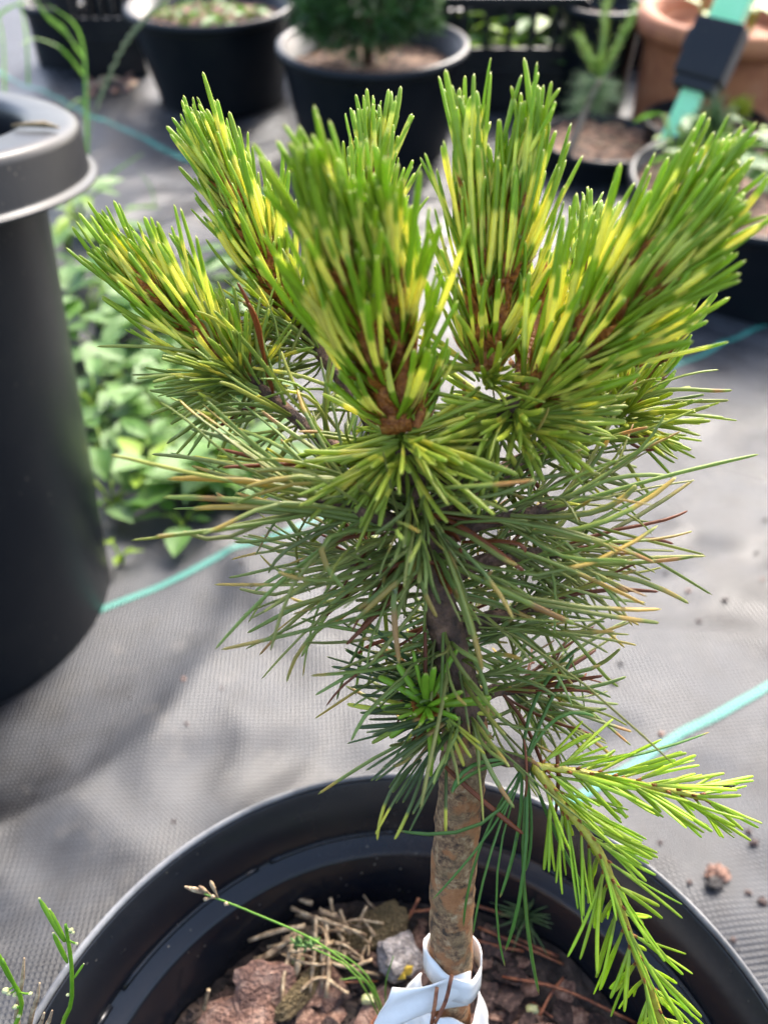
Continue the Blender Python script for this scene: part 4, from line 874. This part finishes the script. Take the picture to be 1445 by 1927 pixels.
potR, zR, RR = RP(1425, 345, 238, 0.14, 'wide shallow black pot with green plants at the edge of the cloth', taper=0.93, lip=0.010, soil=0.02)
potG, zG, RG = RP(100, 5, 62, 0.13, 'dark grey plant pot behind the tall grass', m='pot_grey', taper=0.9)

RP(610, -75, 120, 0.20, 'black plant pot far behind the conifer pot', taper=0.82)
RP(1000, -78, 130, 0.20, 'black plant pot far behind the slatted crate', taper=0.82)
RP(1235, -60, 90, 0.19, 'black plant pot behind the terracotta pot', taper=0.82)
# dwarf conifer in potB: tufted crown
def crown(parent, c, rx, rz, n_tufts, per, L, w, m, name='crown'):
    b = MB(); c = Vector(c)
    for i in range(n_tufts):
        th = math.acos(1 - 1.75 * (i + 0.5) / n_tufts); az = i * 2.39996; rr = U(0.72, 1.05)
        d = Vector((math.sin(th) * math.cos(az), math.sin(th) * math.sin(az), math.cos(th)))
        t = c + Vector((d.x * rx, d.y * rx, d.z * rz)) * rr
        ax = (d + Vector((0, 0, 0.35))).normalized(); u_, v_ = frame(ax)
        b.tube([c + (t - c) * 0.35, t], [0.0022, 0.0015], 4)
        for k in range(per):
            a = U(0, 6.28); ph = math.radians(U(5, 65)); dd = ax * math.cos(ph) + (u_ * math.cos(a) + v_ * math.sin(a)) * math.sin(ph); s = t - ax * U(0, 0.02)
            l = U(*L); side = dd.cross(Vector((U(-1, 1), U(-1, 1), U(-1, 1)))).normalized() * w; e = s + dd * l
            b.add([s - side, s + side, s + dd * l * 0.7 + side * 0.8, e, s + dd * l * 0.7 - side * 0.8], [(0, 1, 2, 4), (4, 2, 3)])
    o = b.build(name, M[m], parent); o['kind'] = 'stuff'; return o
def in_pot(rootpot, x, y, z): return rootpot.matrix_basis @ Vector((x, y, z))
base = in_pot(potB, -0.01, 0.02, zB)
dc = thing('dwarf_conifer', base, 'dense dark green dwarf conifer filling a black pot', 'conifer', rot=(TILT, 0, 0))
b = MB(); b.tube([(0, 0, -0.008), (0, 0, 0.04), (0.003, 0, 0.12)], [0.011, 0.009, 0.004], 8); b.build('trunk', M['darkbark'], dc)
crown(dc, (0, 0, 0.125), 0.135, 0.105, 230, 44, (0.022, 0.042), 0.0013, 'conifer')

# pale sapling in potS
sbp = PX(1066, 305, depth_for(1066, 300, 1, 0.05)); sbp = Vector((sbp.x, sbp.y, (potS.matrix_basis @ Vector((0, 0, zS))).z - 0.004))
aS = to_px(sbp)[2]
sap = thing('pine_sapling', sbp, 'slender pale pine sapling with upright light green candles', 'pine sapling')
topS = PX(1128, 150, aS * 0.985)
rod('stem', [sbp, PX(1090, 235, aS * 0.99), topS], (0.0075, 0.005), 'twig', sap, 10, 8)
b = MB()
for i in range(320):
    az = U(0, 6.28); ph = U(0.5, 2.2); d = Vector((math.cos(az) * math.sin(ph), math.sin(az) * math.sin(ph), math.cos(ph) * 0.7 - 0.15)); l = U(0.035, 0.075); s = topS.lerp(sbp, U(0, 0.35)); side = d.orthogonal().normalized() * 0.0011
    b.add([s - side, s + side, s + d * l], [(0, 1, 2)])
o = b.build('needles', M['conifer2'], sap, world=True); o['kind'] = 'stuff'
for tx, ty, r in ((1092, 72, 0.008), (1148, -60, 0.011), (1195, 15, 0.009), (1125, 120, 0.006)):
    e = PX(tx, ty, aS * 0.975); co = rod('candle', [topS, topS.lerp(e, 0.5), e], (0.003, 0.002), 'conifer3', sap, 6, 6)
    b = MB(); T = (e - topS); u_, v_ = frame(T.normalized())
    for i in range(170):
        t = U(0.1, 1); a = U(0, 6.28); d = (T.normalized() + (u_ * math.cos(a) + v_ * math.sin(a)) * U(0.4, 0.9)).normalized(); s = topS + T * t; l = U(0.014, 0.028); side = d.orthogonal().normalized() * 0.0012
        b.add([s - side, s + side, s + d * l], [(0, 1, 2)])
    o = b.build('needles', M['conifer3'], co); o['kind'] = 'stuff'
# mulch: fallen needles and bits in the low pots
for pt, z, R, n in ((potS, zS, RS, 34), (potV, zV, RV, 16)):
    for i in range(n):
        a = U(0, 6.28); r = R * 0.8 * math.sqrt(U(0, 1)); p = pt.matrix_basis @ Vector((r * math.cos(a), r * math.sin(a), z + U(0.008, 0.016))); an = U(0, 6.28); l = U(0.02, 0.05)
        q = p + Vector((math.cos(an), math.sin(an), U(-0.1, 0.15))) * l
        straw(p, q, 0.0015, 'fallen_needle', rng.choice(('rust', 'straw', 'rust')), 'dry brown needle lying in a low black mulch pot', 'dry needles in the low mulch pots', 0.05, 4)

# mint stake with clamp
s0 = PX(1252, 290, 1.30); s1 = PX(1400, -40, 1.20); ax = (s1 - s0).normalized()
s0 = s0 - ax * 0.045
stk = thing('garden_stake', s0, 'mint green telescopic rectangular stake leaning with a black clamp', 'stake')
vdir = ((s0 + s1) / 2 - Vector((0, 0, CAM_H))).normalized()
nf = -vdir + Vector((-0.30, 0, 0.15)); sy_ = (nf - ax * nf.dot(ax)).normalized(); sx_ = sy_.cross(ax)
Rm = Matrix((sx_, sy_, ax)).transposed(); Ls = (s1 - s0).length + 0.35
cc = PX(1335, 103, 1.25); tcl = (cc - s0).dot(ax); cc = s0 + ax * tcl
b = MB(); b.box(s0 + ax * tcl / 2, (0.036, 0.022, tcl), Rm); me = bevel(b.mesh('lower_tube', M['mint'], False), 0.002); obj('lower_tube', me, stk, True)
b = MB(); b.box(s0 + ax * (tcl + Ls) / 2, (0.052, 0.032, Ls - tcl), Rm); me = bevel(b.mesh('upper_tube', M['mint'], False), 0.003); obj('upper_tube', me, stk, True)
b = MB(); b.box(cc, (0.080, 0.056, 0.085), Rm); me = bevel(b.mesh('clamp', M['clamp'], False), 0.006); cl = obj('clamp', me, stk, True)
b = MB(); b.box(cc - ax * 0.050, (0.068, 0.048, 0.018), Rm); me = bevel(b.mesh('clamp_collar', M['clamp'], False), 0.003); obj('clamp_collar', me, cl)
b = MB(); b.box(cc + sx_ * 0.043 + ax * 0.01, (0.010, 0.026, 0.030), Rm); me = bevel(b.mesh('clamp_button', M['clamp'], False), 0.003); obj('clamp_button', me, cl)

# crates
def crate(x, y, w, d, h, label, rz=0.0):
    r = thing('plastic_crate', on_bank(x, y), label, 'crate', rot=(TILT, 0, rz)); t = 0.008
    b = MB(); b.box((0, 0, 0.004), (w, d, 0.006)); b.build('floor', M['crate'], r, False)
    for s in (-1, 1):
        b = MB(); b.box((0, s * (d / 2 - t / 2), h * 0.275 + 0.004), (w, t, h * 0.55)); b.build('lower_panel', M['crate'], r, False)
        b = MB(); b.box((s * (w / 2 - t / 2), 0, h * 0.275 + 0.004), (t, d - 2 * t - 0.001, h * 0.55)); b.build('lower_panel', M['crate'], r, False)
        b = MB(); b.box((0, s * (d / 2 - t / 2), h - 0.010), (w + 0.012, t + 0.010, 0.020)); me = bevel(b.mesh('top_rail', M['crate'], False), 0.003); obj('top_rail', me, r)
        b = MB(); b.box((s * (w / 2 - t / 2), 0, h - 0.0105), (t + 0.010, d - 2 * t - 0.012, 0.019)); me = bevel(b.mesh('top_rail', M['crate'], False), 0.003); obj('top_rail', me, r)
        b = MB(); b.box((0, s * (d / 2 + 0.001), h * 0.36), (w + 0.004, 0.008, 0.010)); b.build('rib', M['crate'], r, False)
        npst = 7
        for i in range(npst):
            b = MB(); b.box((-w / 2 + t / 2 + (w - t) * i / (npst - 1), s * (d / 2 - t / 2), h * 0.76), (0.012 if i not in (0, npst - 1) else 0.03, t - 0.001, h * 0.41)); b.build('post', M['crate'], r, False)
        for i in range(1, 4):
            b = MB(); b.box((s * (w / 2 - t / 2), -d / 2 + d * i / 4, h * 0.76), (t - 0.001, 0.012, h * 0.41)); b.build('post', M['crate'], r, False)
    return r
cr1 = crate(0.258, 2.02, 0.29, 0.28, 0.215, 'black slatted plastic crate beside the conifer pot')
cr2 = crate(-0.655, 2.22, 0.16, 0.28, 0.22, 'black slatted plastic crate behind the big pot of weeds', 0.1)

# ------------------------------------------------------------------ weeds
def leaf_mesh(name, m, L=1.0, Wd=0.5, seg=8, fold=0.12, lobed=0.0):
    v = []; f = []
    for i in range(seg + 1):
        t = i / seg; w = Wd * (math.sin(math.pi * min(1, t * 1.02) ** 0.75) ** 0.8) * (1 + lobed * math.sin(i * 2.6)) / 2 if i < seg else 0.004
        for k in range(5):
            s = (k - 2) / 2; v.append((s * w, t * L, fold * abs(s) * w * 2 - 0.16 * t * t * L + 0.03 * math.sin(i * 1.7 + k) * w))
    for i in range(seg):
        for k in range(4): f.append((i * 5 + k, i * 5 + k + 1, (i + 1) * 5 + k + 1, (i + 1) * 5 + k))
    b = MB(); b.add(v, f); return b.mesh(name, M[m])
LEAF = [leaf_mesh('leaf', m, 1, w, lobed=l) for m, w, l in (('weed', 0.62, 0), ('weed2', 0.75, 0.12), ('weed3', 0.5, 0), ('weed', 0.45, 0.1), ('weed2', 0.6, 0))]
stem_m = {}
def weed(p, size, n, label, group, kinds=(0, 1, 3, 4), height=0.6, spread=(25, 80)):
    r = thing('weed_plant', p, label, 'weed', group); b = MB(); ends = []
    for i in range(n):
        az = i * 2.4 + U(-0.4, 0.4); ph = math.radians(U(*spread)); hgt = size * height * U(0.3, 1.1); d = Vector((math.cos(az) * math.sin(ph), math.sin(az) * math.sin(ph), math.cos(ph))); e = d * hgt + Vector((0, 0, size * 0.15))
        b.tube([(0, 0, -0.005), e * 0.5 + Vector((0, 0, 0.12 * size)), e], [0.0016, 0.0013, 0.001], 5); ends.append((e, az))
    b.build('stems', M['weed3'], r)
    for e, az in ends:
        o = obj('leaf', LEAF[rng.choice(kinds)], r); o.location = e; s = size * U(0.3, 0.95); o.scale = (s * U(0.65, 1.1), s, s)
        o.rotation_euler = (U(-0.35, 0.45), U(-0.35, 0.35), az - math.pi / 2 + U(-0.4, 0.4))
    return r
WL, WG = 'bright green leafy weed growing through the ground cloth beside the tall pot', 'leafy weeds beside the tall pot'
patch = [(U(150, 480), U(520, 940), U(0.045, 0.085), rng.randrange(8, 13)) for _ in range(16)]
for px, py, s, n in tuple(patch) + ((215, 960, 0.055, 10), (300, 905, 0.065, 12), (385, 950, 0.06, 8), (430, 900, 0.06, 10), (235, 850, 0.07, 12), (330, 830, 0.075, 12), (410, 820, 0.07, 11), (470, 840, 0.06, 9), (190, 800, 0.07, 10), (270, 760, 0.08, 12), (350, 730, 0.075, 12), (430, 730, 0.07, 10), (210, 690, 0.08, 11), (290, 660, 0.08, 12),
                    (170, 620, 0.085, 10), (500, 780, 0.06, 8), (370, 650, 0.07, 9), (230, 590, 0.08, 8), (150, 540, 0.08, 8), (450, 640, 0.05, 7), (520, 900, 0.05, 8)):
    if px < 260: weed(G(px, py), s, n, 'bright green leafy weed crowding against the side of the tall black pot', 'weeds against the tall pot')
    elif px < 400: weed(G(px, py), s, n, 'bright green leafy weed in the middle of the patch beside the tall pot', 'weeds in the middle of the patch')
    else: weed(G(px, py), s, n, 'bright green leafy weed at the patch edge behind the left pine branch', 'weeds behind the left pine branch')
for px, py, s in ((130, 470, 0.085), (190, 470, 0.07), (150, 430, 0.08), (240, 520, 0.06)):
    weed(G(px, py), s, 7, 'pale green leafy weed behind the tall pot', 'pale weeds behind the tall pot', (1, 4, 2), height=1.0)
weed(G(345, 995), 0.05, 5, 'single broad leaved green weed lying flat on the cloth edge', None, (0,), height=0.4, spread=(70, 88))
weed(G(232, 1062), 0.035, 4, 'tiny lime green weed sprout near the teal woven line', None, (2,), height=0.6, spread=(10, 35))
weed(G(285, 925), 0.05, 4, 'upright lime green weed sprout among the darker weeds', None, (2,), height=0.8, spread=(5, 30))
for i, (x, y) in enumerate(((-0.05, -0.05), (0.03, -0.07), (0.08, 0.0), (-0.01, 0.03), (-0.09, 0.01))):
    weed(in_pot(potA, x, y, zA), 0.055, 8, 'small green weed growing in the big black pot', 'weeds in the big black pot', (0, 3, 4))
for i, (x, y) in enumerate(((-0.08, 0), (-0.03, -0.05), (0.02, 0.02), (0.06, -0.06), (0.09, 0.03), (-0.06, 0.07))):
    p = cr1.matrix_basis @ Vector((x, y, 0.012)); weed(p, 0.11, 8, 'leafy lime green plant standing in the black slatted crate', 'plants in the slatted crate', (2, 4), height=1.0, spread=(5, 40))
for i, (x, y) in enumerate(((-0.06, 0.06), (-0.02, 0.03), (-0.09, 0.0), (-0.05, -0.02), (-0.12, -0.04), (-0.10, 0.08))):
    weed(in_pot(potR, x, y, zR), 0.075, 9, 'green plant growing in the wide shallow black pot', 'plants in the wide shallow pot', (0, 2, 4), height=1.0, spread=(5, 50))
for i, (x, y) in enumerate(((-0.05, 0.02), (0.05, 0.03))):
    weed(in_pot(potT, x, y, zT), 0.07, 6, 'thin yellow green weed inside the terracotta pot', 'weeds in the terracotta pot', (2,), height=1.1, spread=(5, 30))
yb = in_pot(potV, 0.055, 0.0, zV)
yp = tuft('yellow_conifer', yb, 'small bright yellow green conifer seedling in front of the terracotta pot', 260, (0.018, 0.034), 0.0009, 'yellowplant', (0, 80), stem=0.035, cat='conifer')
tuft('green_conifer', in_pot(potR, -0.05, 0.10, zR), 'small grey green conifer seedling in the wide shallow pot', 240, (0.03, 0.055), 0.0009, 'conifer2', (0, 100), stem=0.06, cat='conifer')

# tall grass behind the tall pot
gp = G(168, 330)
gr = thing('grass_clump', gp, 'tall grass clump with braided seed spike behind the tall pot', 'grass'); ag = to_px(gp)[2]
def blade(pts, w, m='grass'):
    P = bez([PX(x, y, a) for x, y, a in pts], 16); v = []; f = []
    for i, p in enumerate(P):
        T = (P[min(i + 1, 16)] - P[max(i - 1, 0)]).normalized(); s = T.cross(Vector((0.3, 1, -0.6))).normalized() * (w / 2 * (1 - (i / 16) ** 3 * 0.9)); nn = T.cross(s).normalized() * w * 0.18
        v += [p - s + nn, p, p + s + nn]
    for i in range(16):
        for k in range(2): f.append((i * 3 + k, i * 3 + k + 1, (i + 1) * 3 + k + 1, (i + 1) * 3 + k))
    mb = MB(); mb.add(v, f); return mb.build('blade', M[m], gr, world=True)
a0 = ag * 0.97
sp = [(166, 320, ag), (172, 240, a0), (195, 170, a0 * 0.98), (235, 85, a0 * 0.96), (275, 35, a0 * 0.95), (325, -15, a0 * 0.94)]
st_ = rod('seed_spike', [PX(*p) for p in sp], (0.0012, 0.0010), 'seed', gr, 24)
P = bez([PX(*p) for p in sp], 40); b = MB()
for i in range(12, 40):
    T = (P[i] - P[i - 1]).normalized(); s = T.cross(Vector((0, 1, 0.3))).normalized() * (1 if i % 2 else -1); c = P[i] + s * 0.0012
    b.tube([c, c + T * 0.008 + s * 0.0012, c + T * 0.017], [0.0010, 0.0022, 0.0004], 5)
b.build('spikelets', M['seed'], st_)
blade([(165, 320, ag), (162, 200, a0), (160, 105, a0)], 0.006)
blade([(160, 110, a0), (125, 60, a0 * 0.95), (90, 30, a0 * 0.88), (55, -25, a0 * 0.82)], 0.010)
blade([(158, 140, a0), (120, 95, a0 * 0.96), (70, 74, a0 * 0.92), (40, 84, a0 * 0.9)], 0.007)
blade([(158, 200, a0), (150, 188, a0), (125, 208, a0 * 0.98)], 0.006)
blade([(166, 320, ag), (164, 180, a0), (150, 60, a0 * 0.97), (85, 5, a0 * 0.93)], 0.006)
blade([(10, 260, ag), (10, 150, a0), (5, 60, a0 * 0.97), (-20, -20, a0 * 0.94)], 0.006)
blade([(-60, 120, a0), (0, 30, a0 * 0.95), (55, 2, a0 * 0.92)], 0.008)
blade([(55, 160, a0), (50, 60, a0), (35, -20, a0 * 0.95)], 0.006)
blade([(176, 400, ag * 0.96), (200, 340, ag * 0.95), (270, 288, ag * 0.94)], 0.006)
blade([(150, 460, ag * 0.94), (140, 400, ag * 0.93), (120, 340, ag * 0.92)], 0.006)
blade([(285, 460, ag * 0.92), (290, 370, ag * 0.93), (262, 320, ag * 0.95)], 0.004)

# debris on the cloth
def bit(px, py, s, m, label, name='soil_clod', group=None, cat='clod'):
    p = G(px, py); me = rock(s, s * 0.8, s * 0.7, px * 0.1, 3, 0.6, 0.3); me.materials.append(M[m]); o = obj(name, me); o.location = (p.x, p.y, p.z + s * 0.5); return tag(o, label, cat, group)
bit(1336, 1668, 0.0065, 'chip_a', 'brown soil clod lying on the grey cloth right of the pot')
bit(1330, 1690, 0.005, 'darkbit', 'black crumb beside the brown soil clod on the cloth')
for px, py in ((1396, 1587, ), (1420, 1722), (1395, 1700), (1405, 1610), (1360, 1140), (1310, 1180), (1150, 1300), (1430, 1000), (620, 1130)):
    bit(px, py, U(0.0015, 0.003), 'chip_b', 'tiny dark crumb scattered on the grey ground cloth', 'soil_crumb', 'crumbs on the ground cloth', 'crumb')
for i in range(26):
    p = G(U(165, 260), U(120, 190)); me = rock(0.012, 0.009, 0.006, i, 1, 0.4); me.materials.append(M[rng.choice(('chip_a', 'chip_c', 'straw'))]); o = obj('bark_chip', me); o.location = (p.x, p.y, p.z + 0.004); o.rotation_euler = (U(-.3, .3), U(-.3, .3), U(0, 6))
    tag(o, 'brown bark chip spilled on the cloth behind the tall grass', 'bark chip', 'bark chips spilled behind the grass')

for i in range(46):
    px, py = U(205, 1440), U(1020, 1900)
    p = G(px, py)
    if math.hypot(p.x - PC.x, p.y - PC.y) < 0.13: continue
    s_ = U(0.0008, 0.0022); me = rock(s_, s_ * 0.8, s_ * 0.6, i * 0.7, 1, 0.5, 0.3); me.materials.append(M[rng.choice(('chip_b', 'chip_a', 'darkbit'))]); o = obj('soil_crumb', me); o.location = (p.x, p.y, p.z + s_ * 0.4)
    tag(o, 'tiny dark crumb scattered on the grey ground cloth', 'crumb', 'crumbs on the ground cloth')
